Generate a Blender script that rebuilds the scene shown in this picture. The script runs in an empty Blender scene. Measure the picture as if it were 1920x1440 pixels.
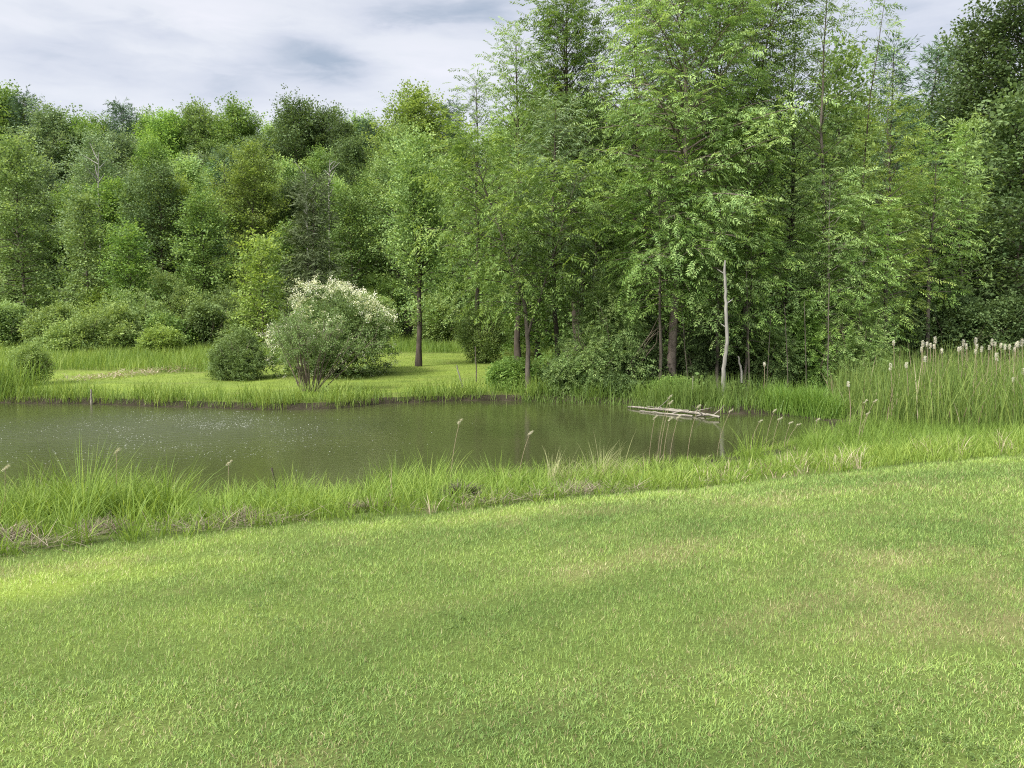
import bpy, math, numpy as np
from math import radians, sin, cos, pi
S = bpy.context.scene
COL = S.collection

# ------------------------------------------------------------------ camera
F = 1450.0                                   # focal length in photo pixels (1920 wide)
CZ = 2.45                                    # eye height over the water
PITCH = math.atan(120 / F)
cam = bpy.data.cameras.new('camera'); camo = bpy.data.objects.new('camera', cam); COL.objects.link(camo)
camo.location = (0, 0, CZ); camo.rotation_euler = (pi / 2 - PITCH, 0, 0)
cam.sensor_width = 36; cam.lens = F / 1920 * 36; cam.clip_start = 0.05; cam.clip_end = 3000
S.camera = camo

# ------------------------------------------------------------------ light
EXPO = 1.62
SUN_EL, SUN_ROT = radians(46), radians(225)
sun = bpy.data.lights.new('sun', 'SUN'); suno = bpy.data.objects.new('sun', sun); COL.objects.link(suno)
sun.energy = 2.7; sun.angle = radians(12); sun.color = (1.0, 0.96, 0.88)
sd = np.array([sin(SUN_ROT) * cos(SUN_EL), cos(SUN_ROT) * cos(SUN_EL), sin(SUN_EL)])
from mathutils import Vector
suno.rotation_euler = Vector(sd).to_track_quat('Z', 'Y').to_euler()

W = bpy.data.worlds.new("World"); S.world = W; W.use_nodes = True
nt = W.node_tree; N = nt.nodes; L = nt.links; N.clear()


def nd(t, **k):
    n = N.new(t)
    for a, b in k.items(): setattr(n, a, b)
    return n


def mth(op, a, b=None, c=None):
    n = nd('ShaderNodeMath', operation=op)
    for i, v in enumerate((a, b, c)):
        if v is None: continue
        if isinstance(v, (int, float)): n.inputs[i].default_value = v
        else: L.new(v, n.inputs[i])
    return n.outputs[0]


sky = nd('ShaderNodeTexSky', sky_type='NISHITA', sun_disc=False, sun_elevation=SUN_EL, sun_rotation=SUN_ROT)
tc = nd('ShaderNodeTexCoord')
sx = nd('ShaderNodeSeparateXYZ'); L.new(tc.outputs['Generated'], sx.inputs[0])
el = mth('ARCSINE', sx.outputs[2]); az = mth('ARCTAN2', sx.outputs[0], sx.outputs[1])


def cloud_noise(fa, fe, off, scale, detail, dist=0.0):
    cx = nd('ShaderNodeCombineXYZ')
    L.new(mth('MULTIPLY_ADD', az, fa, off), cx.inputs[0]); L.new(mth('MULTIPLY_ADD', el, fe, off * .37), cx.inputs[1])
    cx.inputs[2].default_value = off * 1.7
    n = nd('ShaderNodeTexNoise'); n.inputs['Scale'].default_value = scale
    n.inputs['Detail'].default_value = detail; n.inputs['Roughness'].default_value = .55; n.inputs['Distortion'].default_value = dist
    L.new(cx.outputs[0], n.inputs['Vector'])
    return n.outputs[0]


def blob(a0, e0, wa, we):                     # a soft elongated cloud at one heading of the sky
    da = mth('MULTIPLY_ADD', mth('SUBTRACT', big, .5), 1.3, mth('DIVIDE', mth('SUBTRACT', az, a0), wa))
    de = mth('MULTIPLY_ADD', mth('SUBTRACT', fine, .5), 1.8, mth('DIVIDE', mth('SUBTRACT', el, e0), we))
    r = mth('ADD', mth('MULTIPLY', da, da), mth('MULTIPLY', de, de))
    return mth('EXPONENT', mth('MULTIPLY', r, -1.0))


big = cloud_noise(2.2, 6.5, 3.1, 1.4, 6, .4)
fine = cloud_noise(3.0, 12.0, 7.7, 3.0, 7, .6)
wisp = cloud_noise(6.0, 22.0, 4.3, 3.0, 8, .9)
den = mth('ADD', mth('MULTIPLY_ADD', big, .75, -.08), mth('ADD', mth('MULTIPLY', fine, .42), mth('MULTIPLY', wisp, .20)))
wob = mth('MULTIPLY', mth('SUBTRACT', fine, .5), 2.2)


def pix_dir(px, py):
    cx = (px - 960) / F; cz = -(py - 720) / F
    d = np.array([cx, cos(PITCH) + cz * sin(PITCH), -sin(PITCH) + cz * cos(PITCH)])
    d /= np.linalg.norm(d)
    return math.atan2(d[0], d[1]), math.asin(d[2])


for px, py, wa, we, amt in ((605, 116, .070, .022, -.50), (550, 68, .05, .012, -.28), (790, 35, .12, .022, -.40), (300, 60, .10, .012, -.24), (930, 5, .06, .02, -.2),
                            (140, 110, .16, .030, -.24), (1700, 60, .12, .05, -.20), (370, 25, .15, .035, .24),
                            (800, 110, .12, .03, .16), (30, 45, .06, .012, .14), (380, 205, .2, .02, .08),
                            (180, 212, .04, .008, -.12)):
    a0, e0 = pix_dir(px, py)
    b = mth('MULTIPLY', blob(a0, e0, wa, we), amt)
    den = mth('ADD', den, mth('MULTIPLY', b, mth('ADD', wob, 1.0)))
rmp = nd('ShaderNodeValToRGB')
K = 1.0 / (2 ** EXPO * 0.1)
e = rmp.color_ramp.elements
e[0].position = .16; e[0].color = (.42, .49, .60, 1)
e[1].position = .92; e[1].color = (.90, .90, .96, 1)
for p, c in ((.42, (.70, .73, .82, 1)), (.62, (.82, .84, .90, 1))):
    q = e.new(p); q.color = c
L.new(den, rmp.inputs[0])
sc = nd('ShaderNodeVectorMath', operation='SCALE'); sc.inputs['Scale'].default_value = K
# an overcast sky is about three times brighter overhead than low down, and brightest round the veiled sun
sdn = nd('ShaderNodeVectorMath', operation='DOT_PRODUCT'); L.new(tc.outputs['Generated'], sdn.inputs[0]); sdn.inputs[1].default_value = tuple(sd)
glow = mth('POWER', mth('MAXIMUM', sdn.outputs['Value'], 0.0), 7.0)
zen = nd('ShaderNodeMapRange', interpolation_type='SMOOTHSTEP'); L.new(sx.outputs[2], zen.inputs[0])
for i_, v_ in ((1, .42), (2, .95), (3, 1.0), (4, 3.1)): zen.inputs[i_].default_value = v_
lum = mth('ADD', zen.outputs[0], mth('MULTIPLY', glow, 1.8))
L.new(mth('MULTIPLY', lum, K), sc.inputs['Scale'])
L.new(rmp.outputs[0], sc.inputs[0])
mixn = nd('ShaderNodeMix', data_type='RGBA'); mixn.inputs[0].default_value = .93
L.new(sky.outputs[0], mixn.inputs[6]); L.new(sc.outputs[0], mixn.inputs[7])
bg = nd('ShaderNodeBackground'); bg.inputs[1].default_value = 0.1
L.new(mixn.outputs[2], bg.inputs[0])
wo = nd('ShaderNodeOutputWorld'); L.new(bg.outputs[0], wo.inputs[0])
S.view_settings.view_transform = 'Standard'; S.view_settings.look = 'None'
S.view_settings.exposure = EXPO; S.view_settings.gamma = 1
cy = S.cycles
cy.max_bounces = 6; cy.diffuse_bounces = 3; cy.glossy_bounces = 2; cy.transmission_bounces = 4; cy.transparent_max_bounces = 4
cy.use_denoising = False; cy.pixel_filter_type = 'BLACKMAN_HARRIS'; cy.filter_width = 1.15
cy.caustics_reflective = False; cy.caustics_refractive = False

# ------------------------------------------------------------------ geometry helpers


def ray(px, py):
    cx = (px - 960) / F; cz = -(py - 720) / F
    return np.array([cx, cos(PITCH) + cz * sin(PITCH), -sin(PITCH) + cz * cos(PITCH)])


def on_z(px, py, z=0.0):
    d = ray(px, py); s = (z - CZ) / d[2]
    return np.array([d[0] * s, d[1] * s, z])


def at_y(px, py, y):
    d = ray(px, py); s = y / d[1]
    return np.array([d[0] * s, y, CZ + d[2] * s])


def poly_sd(px, py, P):                       # signed distance, negative inside
    px = np.asarray(px, float); py = np.asarray(py, float)
    best = np.full(px.shape, 1e9); inside = np.zeros(px.shape, bool)
    n = len(P)
    for i in range(n):
        ax, ay = P[i]; bx, by = P[(i + 1) % n]
        ex, ey = bx - ax, by - ay
        t = np.clip(((px - ax) * ex + (py - ay) * ey) / (ex * ex + ey * ey + 1e-12), 0, 1)
        d = np.hypot(px - ax - t * ex, py - ay - t * ey); best = np.minimum(best, d)
        c = ((ay > py) != (by > py)) & (px < (bx - ax) * (py - ay) / (by - ay + 1e-12) + ax)
        inside ^= c
    return np.where(inside, -best, best)


def smooth(a, b, x):
    t = np.clip((x - a) / (b - a), 0, 1); return t * t * (3 - 2 * t)


def _hash(ix, iy, s):
    h = np.sin(ix * 127.1 + iy * 311.7 + s * 74.7) * 43758.5453
    return h - np.floor(h)


def vnoise(x, y, s=0):
    ix = np.floor(x); iy = np.floor(y); fx = x - ix; fy = y - iy
    fx = fx * fx * (3 - 2 * fx); fy = fy * fy * (3 - 2 * fy)
    a = _hash(ix, iy, s); b = _hash(ix + 1, iy, s); c = _hash(ix, iy + 1, s); d = _hash(ix + 1, iy + 1, s)
    return a + (b - a) * fx + (c - a) * fy + (a - b - c + d) * fx * fy


def fbm(x, y, s=0, o=4):
    v = 0; a = .5
    for i in range(o):
        v = v + a * vnoise(x * 2 ** i, y * 2 ** i, s + i * 3); a *= .5
    return v / .9375


# far edge of the pond, then its right end, then the near edge
FAR = [(-260, 752), (-120, 753), (0, 755), (80, 757), (150, 757), (230, 760), (300, 763), (400, 765), (500, 769), (620, 767), (680, 762), (720, 757),
       (800, 754), (870, 751), (1000, 752), (1080, 754), (1150, 757), (1240, 765), (1300, 771), (1360, 776), (1440, 777), (1500, 782), (1550, 790)]
NEAR = [(1556, 806), (1530, 822), (1450, 846), (1330, 862), (1200, 876), (1050, 894), (850, 908), (620, 932), (350, 952), (100, 950), (-60, 952), (-300, 975)]
POND = [tuple(on_z(x, y)[:2]) for x, y in FAR + NEAR]
POND = [(-30.0, 26.0)] + POND + [(-20.0, 11.0), (-30, 14)]
LAWN_EDGE_PX = [(-300, 1085), (0, 1042), (120, 1030), (250, 1012), (500, 985), (740, 968), (900, 951), (1060, 926), (1200, 904), (1450, 882), (1700, 864), (1920, 850), (2300, 832)]
LE = np.array([on_z(x, y, .62)[:2] for x, y in LAWN_EDGE_PX])


def lawn_edge_y(x): return np.interp(x, LE[:, 0], LE[:, 1])


def height(x, y):
    x = np.asarray(x, float); y = np.asarray(y, float)
    d = poly_sd(x, y, POND)
    ey = lawn_edge_y(x)
    near_side = 1 - smooth(11.5, 16, y - .35 * np.maximum(x, 0) * 0)
    # near side rises from the water to the lawn edge
    wn = 4.1 + .8 * smooth(-1, 2.5, x)
    zn = .62 * smooth(0, 1, d / wn) + .22 * smooth(0, 7, ey - y)
    # far side
    zf = .14 * smooth(0, .2, d) + .30 * smooth(.3, 14, d) + .3 * smooth(30, 55, y)
    # marsh at the right
    m = smooth(5.0, 9.0, x) * smooth(12, 15, y) * (1 - smooth(30, 36, y))
    zf = zf * (1 - m) + m * .12 * smooth(0, 2, d)
    z = near_side * zn + (1 - near_side) * zf
    z = z + .03 * (fbm(x * .7, y * .7, 5) - .5) * smooth(.3, 2, d)
    hill = 13.5 * smooth(52, 105, y + 4 * (fbm(x * .03, y * .03, 9) - .5)) * (1 - .25 * smooth(0, 60, x))
    z = z + hill
    z = np.where(d < 0, -.7 * smooth(0, 2.5, -d) - .02, z)
    return z


def hz(x, y): return float(height(np.array([x]), np.array([y]))[0])


def link(o, parent=None):
    COL.objects.link(o)
    if parent is not None: o.parent = parent
    return o


def mesh_np(name, V, Q, mat, parent=None, tone=None, smooth_sh=False, extra=None):
    V = np.asarray(V, np.float32).reshape(-1, 3); Q = np.asarray(Q, np.int32); k = Q.shape[1]
    me = bpy.data.meshes.new(name)
    me.vertices.add(len(V)); me.vertices.foreach_set('co', V.ravel())
    me.loops.add(Q.size); me.loops.foreach_set('vertex_index', Q.ravel())
    me.polygons.add(len(Q)); me.polygons.foreach_set('loop_start', np.arange(0, Q.size, k, dtype=np.int32))
    me.polygons.foreach_set('loop_total', np.full(len(Q), k, np.int32))
    if smooth_sh: me.polygons.foreach_set('use_smooth', np.ones(len(Q), bool))
    me.update(calc_edges=True)
    for nm, arr in (('tone', tone),) + tuple((extra or {}).items()):
        if arr is None: continue
        a = me.attributes.new(nm, 'FLOAT', 'POINT'); a.data.foreach_set('value', np.asarray(arr, np.float32))
    me.materials.append(mat)
    return link(bpy.data.objects.new(name, me), parent)


def tag(o, label=None, cat=None, group=None, kind=None):
    if label: o['label'] = label
    if cat: o['category'] = cat
    if group: o['group'] = group
    if kind: o['kind'] = kind
    return o


def thing(name, label, cat, loc, rz=0.0, group=None):
    o = bpy.data.objects.new(name, None); o.empty_display_size = .3
    o.location = tuple(float(v) for v in loc); o.rotation_euler = (0, 0, rz)
    link(o); return tag(o, label, cat, group)


def copy_tree(o, parent=None):
    c = o.copy(); COL.objects.link(c)
    if parent is not None: c.parent = parent
    for ch in list(o.children): copy_tree(ch, c)
    return c


class Geo:                                    # collects quads
    def __init__(s): s.V = []; s.Q = []; s.T = []; s.n = 0

    def add(s, V, Q, t=None):
        V = np.asarray(V, float).reshape(-1, 3)
        s.V.append(V); s.Q.append(np.asarray(Q, int) + s.n); s.n += len(V)
        s.T.append(np.full(len(V), .5) if t is None else np.broadcast_to(np.asarray(t, float), (len(V),)))

    def build(s, name, mat, parent=None, sm=False):
        return mesh_np(name, np.concatenate(s.V), np.concatenate(s.Q), mat, parent, np.concatenate(s.T), sm)


def tube(g, P, R, sides=6, t=.5):
    P = np.asarray(P, float); R = np.broadcast_to(np.asarray(R, float), (len(P),))
    T = np.gradient(P, axis=0); T /= np.linalg.norm(T, axis=1)[:, None] + 1e-9
    ref = np.where(np.abs(T[:, 2:3]) > .9, np.array([[1., 0, 0]]), np.array([[0, 0, 1.]]))
    if np.abs(T[:, 2]).mean() > .5: ref = np.tile([[1., .2, 0]], (len(P), 1))
    else: ref = np.tile([[0, .1, 1.]], (len(P), 1))
    A = np.cross(T, ref); A /= np.linalg.norm(A, axis=1)[:, None] + 1e-9
    B = np.cross(T, A)
    ang = np.arange(sides) * 2 * pi / sides
    V = P[:, None] + R[:, None, None] * (np.cos(ang)[None, :, None] * A[:, None] + np.sin(ang)[None, :, None] * B[:, None])
    n = len(P); i = np.arange(n - 1)[:, None] * sides; j = np.arange(sides)[None]; j2 = (j + 1) % sides
    Q = np.stack([i + j, i + j2, i + sides + j2, i + sides + j], -1).reshape(-1, 4)
    g.add(V, Q, t)


# ------------------------------------------------------------------ materials


def new_mat(name):
    m = bpy.data.materials.new(name); m.use_nodes = True
    t = m.node_tree; t.nodes.clear()
    return m, t, t.nodes, t.links


def ramp(n, l, src, stops):
    r = n.new('ShaderNodeValToRGB'); e = r.color_ramp.elements
    e[0].position, e[0].color = stops[0][0], (*stops[0][1], 1)
    e[1].position, e[1].color = stops[-1][0], (*stops[-1][1], 1)
    for p, c in stops[1:-1]: e.new(p).color = (*c, 1)
    l.new(src, r.inputs[0]); return r.outputs[0]


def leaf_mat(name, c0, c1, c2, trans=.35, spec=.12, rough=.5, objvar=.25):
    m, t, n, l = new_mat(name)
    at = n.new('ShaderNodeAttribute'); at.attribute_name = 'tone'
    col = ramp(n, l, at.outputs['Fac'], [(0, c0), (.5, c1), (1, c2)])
    oi = n.new('ShaderNodeObjectInfo'); hs = n.new('ShaderNodeHueSaturation')
    mr = n.new('ShaderNodeMapRange'); mr.inputs[3].default_value = 1 - objvar; mr.inputs[4].default_value = 1 + objvar
    l.new(oi.outputs['Random'], mr.inputs[0]); l.new(mr.outputs[0], hs.inputs['Value']); l.new(col, hs.inputs['Color'])
    p = n.new('ShaderNodeBsdfPrincipled'); p.inputs['Roughness'].default_value = rough
    p.inputs['Specular IOR Level'].default_value = spec
    l.new(hs.outputs[0], p.inputs['Base Color'])
    tr = n.new('ShaderNodeBsdfTranslucent')
    g = n.new('ShaderNodeMix'); g.data_type = 'RGBA'; g.blend_type = 'MULTIPLY'; g.inputs[0].default_value = 1
    g.inputs[7].default_value = (1.15, 1.12, .65, 1); l.new(hs.outputs[0], g.inputs[6]); l.new(g.outputs[2], tr.inputs[0])
    mx = n.new('ShaderNodeMixShader'); mx.inputs[0].default_value = trans
    l.new(p.outputs[0], mx.inputs[1]); l.new(tr.outputs[0], mx.inputs[2])
    o = n.new('ShaderNodeOutputMaterial'); l.new(mx.outputs[0], o.inputs[0])
    return m


def bark_mat(name, ca, cb, scale=9.0, stretch=.25):
    m, t, n, l = new_mat(name)
    tcn = n.new('ShaderNodeTexCoord'); mp = n.new('ShaderNodeMapping'); mp.inputs['Scale'].default_value = (1, 1, stretch)
    l.new(tcn.outputs['Object'], mp.inputs[0])
    nz = n.new('ShaderNodeTexNoise'); nz.inputs['Scale'].default_value = scale; nz.inputs['Detail'].default_value = 6
    nz.inputs['Roughness'].default_value = .7; l.new(mp.outputs[0], nz.inputs['Vector'])
    col = ramp(n, l, nz.outputs[0], [(.3, ca), (.7, cb)])
    p = n.new('ShaderNodeBsdfPrincipled'); p.inputs['Roughness'].default_value = .9; p.inputs['Specular IOR Level'].default_value = .1
    l.new(col, p.inputs['Base Color'])
    b = n.new('ShaderNodeBump'); b.inputs['Strength'].default_value = .6; b.inputs['Distance'].default_value = .02
    l.new(nz.outputs[0], b.inputs['Height']); l.new(b.outputs[0], p.inputs['Normal'])
    o = n.new('ShaderNodeOutputMaterial'); l.new(p.outputs[0], o.inputs[0])
    return m


M = {}
M['locust'] = leaf_mat('fresh_locust_leaf', (0.109, 0.192, 0.048), (0.190, 0.303, 0.076), (0.362, 0.487, 0.122), .42, .2)
M['walnut'] = leaf_mat('walnut_leaf', (0.118, 0.202, 0.071), (0.199, 0.297, 0.100), (0.347, 0.449, 0.165), .36)
M['grey'] = leaf_mat('grey_green_leaf', (0.094, 0.154, 0.072), (0.160, 0.229, 0.111), (0.279, 0.352, 0.190), .32)
M['ash'] = leaf_mat('ash_leaf', (0.098, 0.190, 0.050), (0.168, 0.276, 0.067), (0.298, 0.419, 0.110), .38)
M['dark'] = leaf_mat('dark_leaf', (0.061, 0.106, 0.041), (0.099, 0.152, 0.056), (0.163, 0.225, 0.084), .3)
M['maple'] = leaf_mat('maple_leaf', (0.086, 0.157, 0.042), (0.145, 0.233, 0.064), (0.259, 0.348, 0.092), .34)
M['deep'] = leaf_mat('backlit_leaf', (0.075, 0.134, 0.042), (0.125, 0.194, 0.060), (0.216, 0.290, 0.088), .34)  # leaf colour darkened to stand in for backlit crowns against the sky
M['lime'] = leaf_mat('yellow_green_leaf', (0.120, 0.186, 0.047), (0.206, 0.291, 0.074), (0.326, 0.411, 0.107), .42)
M['pale'] = leaf_mat('pale_green_leaf', (0.113, 0.179, 0.063), (0.187, 0.269, 0.093), (0.299, 0.388, 0.141), .38)
M['pine'] = leaf_mat('pine_needle', (0.047, 0.091, 0.043), (0.075, 0.130, 0.061), (0.127, 0.188, 0.086), .15)
M['brownpine'] = leaf_mat('dull_brownish_needle', (0.072, 0.101, 0.043), (0.108, 0.143, 0.061), (0.151, 0.188, 0.086), .15)
M['olive'] = leaf_mat('silvery_shrub_leaf', (0.099, 0.155, 0.050), (0.157, 0.235, 0.079), (0.263, 0.356, 0.132), .3)
M['shrub'] = leaf_mat('shrub_leaf', (0.119, 0.193, 0.061), (0.203, 0.285, 0.089), (0.333, 0.413, 0.136), .36)
M['duskshrub'] = leaf_mat('dusky_shrub_leaf', (0.102, 0.156, 0.052), (0.159, 0.232, 0.078), (0.236, 0.322, 0.108), .3)
M['blossom'] = leaf_mat('cream_blossom', (.50, .52, .30), (.72, .72, .52), (.84, .84, .72), .3, objvar=.03)
M['bark'] = bark_mat('grey_bark', (.045, .038, .030), (.15, .13, .105))
M['barkdark'] = bark_mat('dark_bark', (.028, .023, .018), (.085, .07, .055))
M['barkpale'] = bark_mat('pale_bark', (.14, .12, .10), (.30, .27, .23))
M['barkred'] = bark_mat('reddish_grey_bark', (.075, .06, .05), (.23, .19, .16), 7)
M['deadwood'] = bark_mat('bleached_dead_wood', (.10, .094, .08), (.32, .31, .275), 7, .12)
M['log'] = bark_mat('weathered_log', (.085, .075, .06), (.30, .275, .23), 8, 1)
M['twig'] = bark_mat('shrub_stem', (.06, .05, .038), (.17, .14, .105), 12)
M['lawnblade'] = leaf_mat('lawn_blade', (0.138, 0.227, 0.062), (0.248, 0.346, 0.097), (0.372, 0.489, 0.120), .3, .12, .5, 0)
M['bankblade'] = leaf_mat('bank_grass_blade', (0.098, 0.158, 0.036), (0.171, 0.260, 0.049), (0.301, 0.384, 0.089), .42, .1, .5, 0)
M['farblade'] = leaf_mat('far_bank_grass_blade', (0.095, 0.159, 0.033), (0.158, 0.244, 0.045), (0.265, 0.340, 0.075), .4, .2, .5, 0)
M['fleck'] = leaf_mat('ripple_glint', (0.150, 0.163, 0.122), (0.245, 0.258, 0.211), (0.354, 0.367, 0.313), .1, .2, .6, 0)  # pale colour imitating ripple glints on the water
M['cattailblade'] = leaf_mat('cattail_leaf', (0.088, 0.140, 0.035), (0.142, 0.211, 0.051), (0.236, 0.302, 0.080), .4, .12, .55, 0)
M['sedge'] = leaf_mat('sedge_leaf', (0.104, 0.199, 0.038), (0.169, 0.281, 0.051), (0.247, 0.363, 0.085), .4, .25, .45, 0)
M['straw'] = leaf_mat('dry_straw', (.15, .115, .075), (.27, .22, .145), (.44, .38, .27), .2, .15, .7, .08)
M['drygreen'] = leaf_mat('half_dry_grass_blade', (.13, .15, .055), (.22, .23, .10), (.36, .35, .18), .3, .2, .6, 0)
M['lawnstraw'] = leaf_mat('dry_lawn_blade', (.17, .15, .07), (.32, .29, .15), (.50, .47, .27), .25, .1, .7, .05)
M['clover'] = leaf_mat('clover_leaf', (0.069, 0.116, 0.027), (0.112, 0.171, 0.041), (0.188, 0.253, 0.077), .3, .25, .5, 0)
M['thatch'] = leaf_mat('dead_grass', (.080, .066, .046), (.19, .158, .112), (.36, .31, .23), .15, .1, .8, .08)
M['seed'] = leaf_mat('pale_seed', (.36, .33, .24), (.50, .47, .36), (.62, .59, .48), .3, .1, .8, .05)
M['fluff'] = leaf_mat('cattail_fluff', (0.493, 0.456, 0.383), (0.650, 0.616, 0.545), (0.800, 0.798, 0.731), .3, .05, .9, .1)

# ------------------------------------------------------------------ ground


def lawn_tone(x, y):
    """0 deep green .. 1 yellow: real differences in the sward (mowing stripe, dry patches)."""
    n = fbm(x * .55, y * .9, 21); n2 = fbm(x * 2.6, y * 2.6, 33); n3 = fbm(x * .22, y * .35, 4)
    t = .30 + .55 * (n - .5) + .40 * (n2 - .5) + .3 * (n3 - .5)
    ey = lawn_edge_y(x)
    back = ey - y
    t = t + .30 * (fbm(x * .28 + 5, back * 2.4, 14) - .5) + .05 * np.sin(back * 5.2)
    fresh = np.exp(-((back - .95 - .12 * (x + 4)) / .42) ** 2) * (1 - smooth(-3.2, -1.2, x)) * 1.05
    fresh = fresh + np.exp(-((back - .35) / .30) ** 2) * smooth(-4, -2.5, x) * .28
    fresh = fresh + np.exp(-((back + .55) / .5) ** 2) * smooth(1.5, 4, x) * .15
    return np.clip(t + fresh * (.1 + 1.1 * n2) * .9, 0, 1)


def lawn_dry(x, y):
    n = fbm(x * 1.1 + 40, y * 1.5, 51); n2 = fbm(x * 4.3, y * 4.3, 61)
    st = fbm(x * .35, (lawn_edge_y(x) - y) * 2.2, 53); n = .5 * n + .5 * st
    r = smooth(.47, .8, n * .65 + n2 * .35 + .10 * smooth(-1.5, 3, x) * (1 - smooth(4.5, 9, y)) - .02)
    return np.clip(r, 0, 1)


def ground_mat():
    m, t, n, l = new_mat('ground_soil_and_turf')
    a1 = n.new('ShaderNodeAttribute'); a1.attribute_name = 'tone'
    a2 = n.new('ShaderNodeAttribute'); a2.attribute_name = 'mown'
    a3 = n.new('ShaderNodeAttribute'); a3.attribute_name = 'dry'
    tcn = n.new('ShaderNodeTexCoord')
    nz = n.new('ShaderNodeTexNoise'); nz.inputs['Scale'].default_value = 45; nz.inputs['Detail'].default_value = 8; nz.inputs['Roughness'].default_value = .75
    l.new(tcn.outputs['Object'], nz.inputs['Vector'])
    nb = n.new('ShaderNodeTexNoise'); nb.inputs['Scale'].default_value = 3; nb.inputs['Detail'].default_value = 6
    l.new(tcn.outputs['Object'], nb.inputs['Vector'])
    turf = ramp(n, l, a1.outputs['Fac'], [(0, (.062, .092, .023)), (.5, (.102, .140, .033)), (1, (.175, .230, .042))])
    md = n.new('ShaderNodeMix'); md.data_type = 'RGBA'; md.inputs[7].default_value = (.22, .19, .09, 1)
    l.new(a3.outputs['Fac'], md.inputs[0]); l.new(turf, md.inputs[6])
    sp = ramp(n, l, nz.outputs[0], [(.30, (.50, .50, .50)), (.62, (1.1, 1.1, 1.1))])
    mm = n.new('ShaderNodeMix'); mm.data_type = 'RGBA'; mm.blend_type = 'MULTIPLY'; mm.inputs[0].default_value = 1
    l.new(md.outputs[2], mm.inputs[6]); l.new(sp, mm.inputs[7])
    soil = ramp(n, l, nb.outputs[0], [(.3, (.018, .016, .010)), (.7, (.044, .038, .025))])
    mx = n.new('ShaderNodeMix'); mx.data_type = 'RGBA'
    l.new(a2.outputs['Fac'], mx.inputs[0]); l.new(soil, mx.inputs[6]); l.new(mm.outputs[2], mx.inputs[7])
    p = n.new('ShaderNodeBsdfPrincipled'); p.inputs['Roughness'].default_value = .95; p.inputs['Specular IOR Level'].default_value = .05
    l.new(mx.outputs[2], p.inputs['Base Color'])
    b = n.new('ShaderNodeBump'); b.inputs['Strength'].default_value = .5; b.inputs['Distance'].default_value = .03
    l.new(nz.outputs[0], b.inputs['Height']); l.new(b.outputs[0], p.inputs['Normal'])
    o = n.new('ShaderNodeOutputMaterial'); l.new(p.outputs[0], o.inputs[0])
    return m


def far_mown(x, y):
    """1 where the turf across the pond is mown."""
    d = poly_sd(x, y, POND)
    back = 31.5 + 12 * smooth(-12.5, -5.5, x) + .5 * np.sin(x * .6)
    return smooth(.9, 2.0, d) * (1 - smooth(back - .6, back + .6, y)) * (1 - smooth(-.6, 1.2, x - .08 * (y - 24))) * smooth(14, 17, y)


def build_ground():
    xs = np.unique(np.concatenate([np.linspace(-1500, -90, 12), np.linspace(-90, -22, 40), np.arange(-22, 22.01, .2), np.linspace(22, 90, 40), np.linspace(90, 1500, 12)]))
    ys = np.unique(np.concatenate([np.linspace(-300, -2, 12), np.arange(-2, 28.01, .2), np.linspace(28, 60, 60), np.linspace(60, 140, 60), np.linspace(140, 1500, 12)]))
    X, Y = np.meshgrid(xs, ys); Z = height(X, Y)
    ny, nx = X.shape
    i = np.arange(ny - 1)[:, None] * nx + np.arange(nx - 1)[None]
    Q = np.stack([i, i + 1, i + 1 + nx, i + nx], -1).reshape(-1, 4)
    near = 1 - smooth(-.15, .25, Y - lawn_edge_y(X) + .25 * (fbm(X * 2, Y * 2, 71) - .5))
    near = np.where((Y > 14) & (X < 14), 0, near)
    wood = smooth(52, 58, Y)
    rough_turf = .75 * (1 - wood) * smooth(14, 16, Y) * (1 - smooth(0, 1.5, X - .06 * (Y - 24))) * (poly_sd(X, Y, POND) > .45)
    bankg = .92 * (Y < 16) * (Y > lawn_edge_y(X) - .3) * (poly_sd(X, Y, POND) > .5)
    mown = np.maximum.reduce([near, far_mown(X, Y), rough_turf, bankg])
    o = mesh_np('ground', np.stack([X, Y, Z], -1), Q, ground_mat(), None, np.clip(lawn_tone(X, Y) + .5 * smooth(14, 18, Y), 0, 1).ravel(), True,
                {'mown': mown.ravel(), 'dry': (lawn_dry(X, Y) * .5).ravel()})
    tag(o, kind='structure')


build_ground()

# ------------------------------------------------------------------ water


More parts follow.
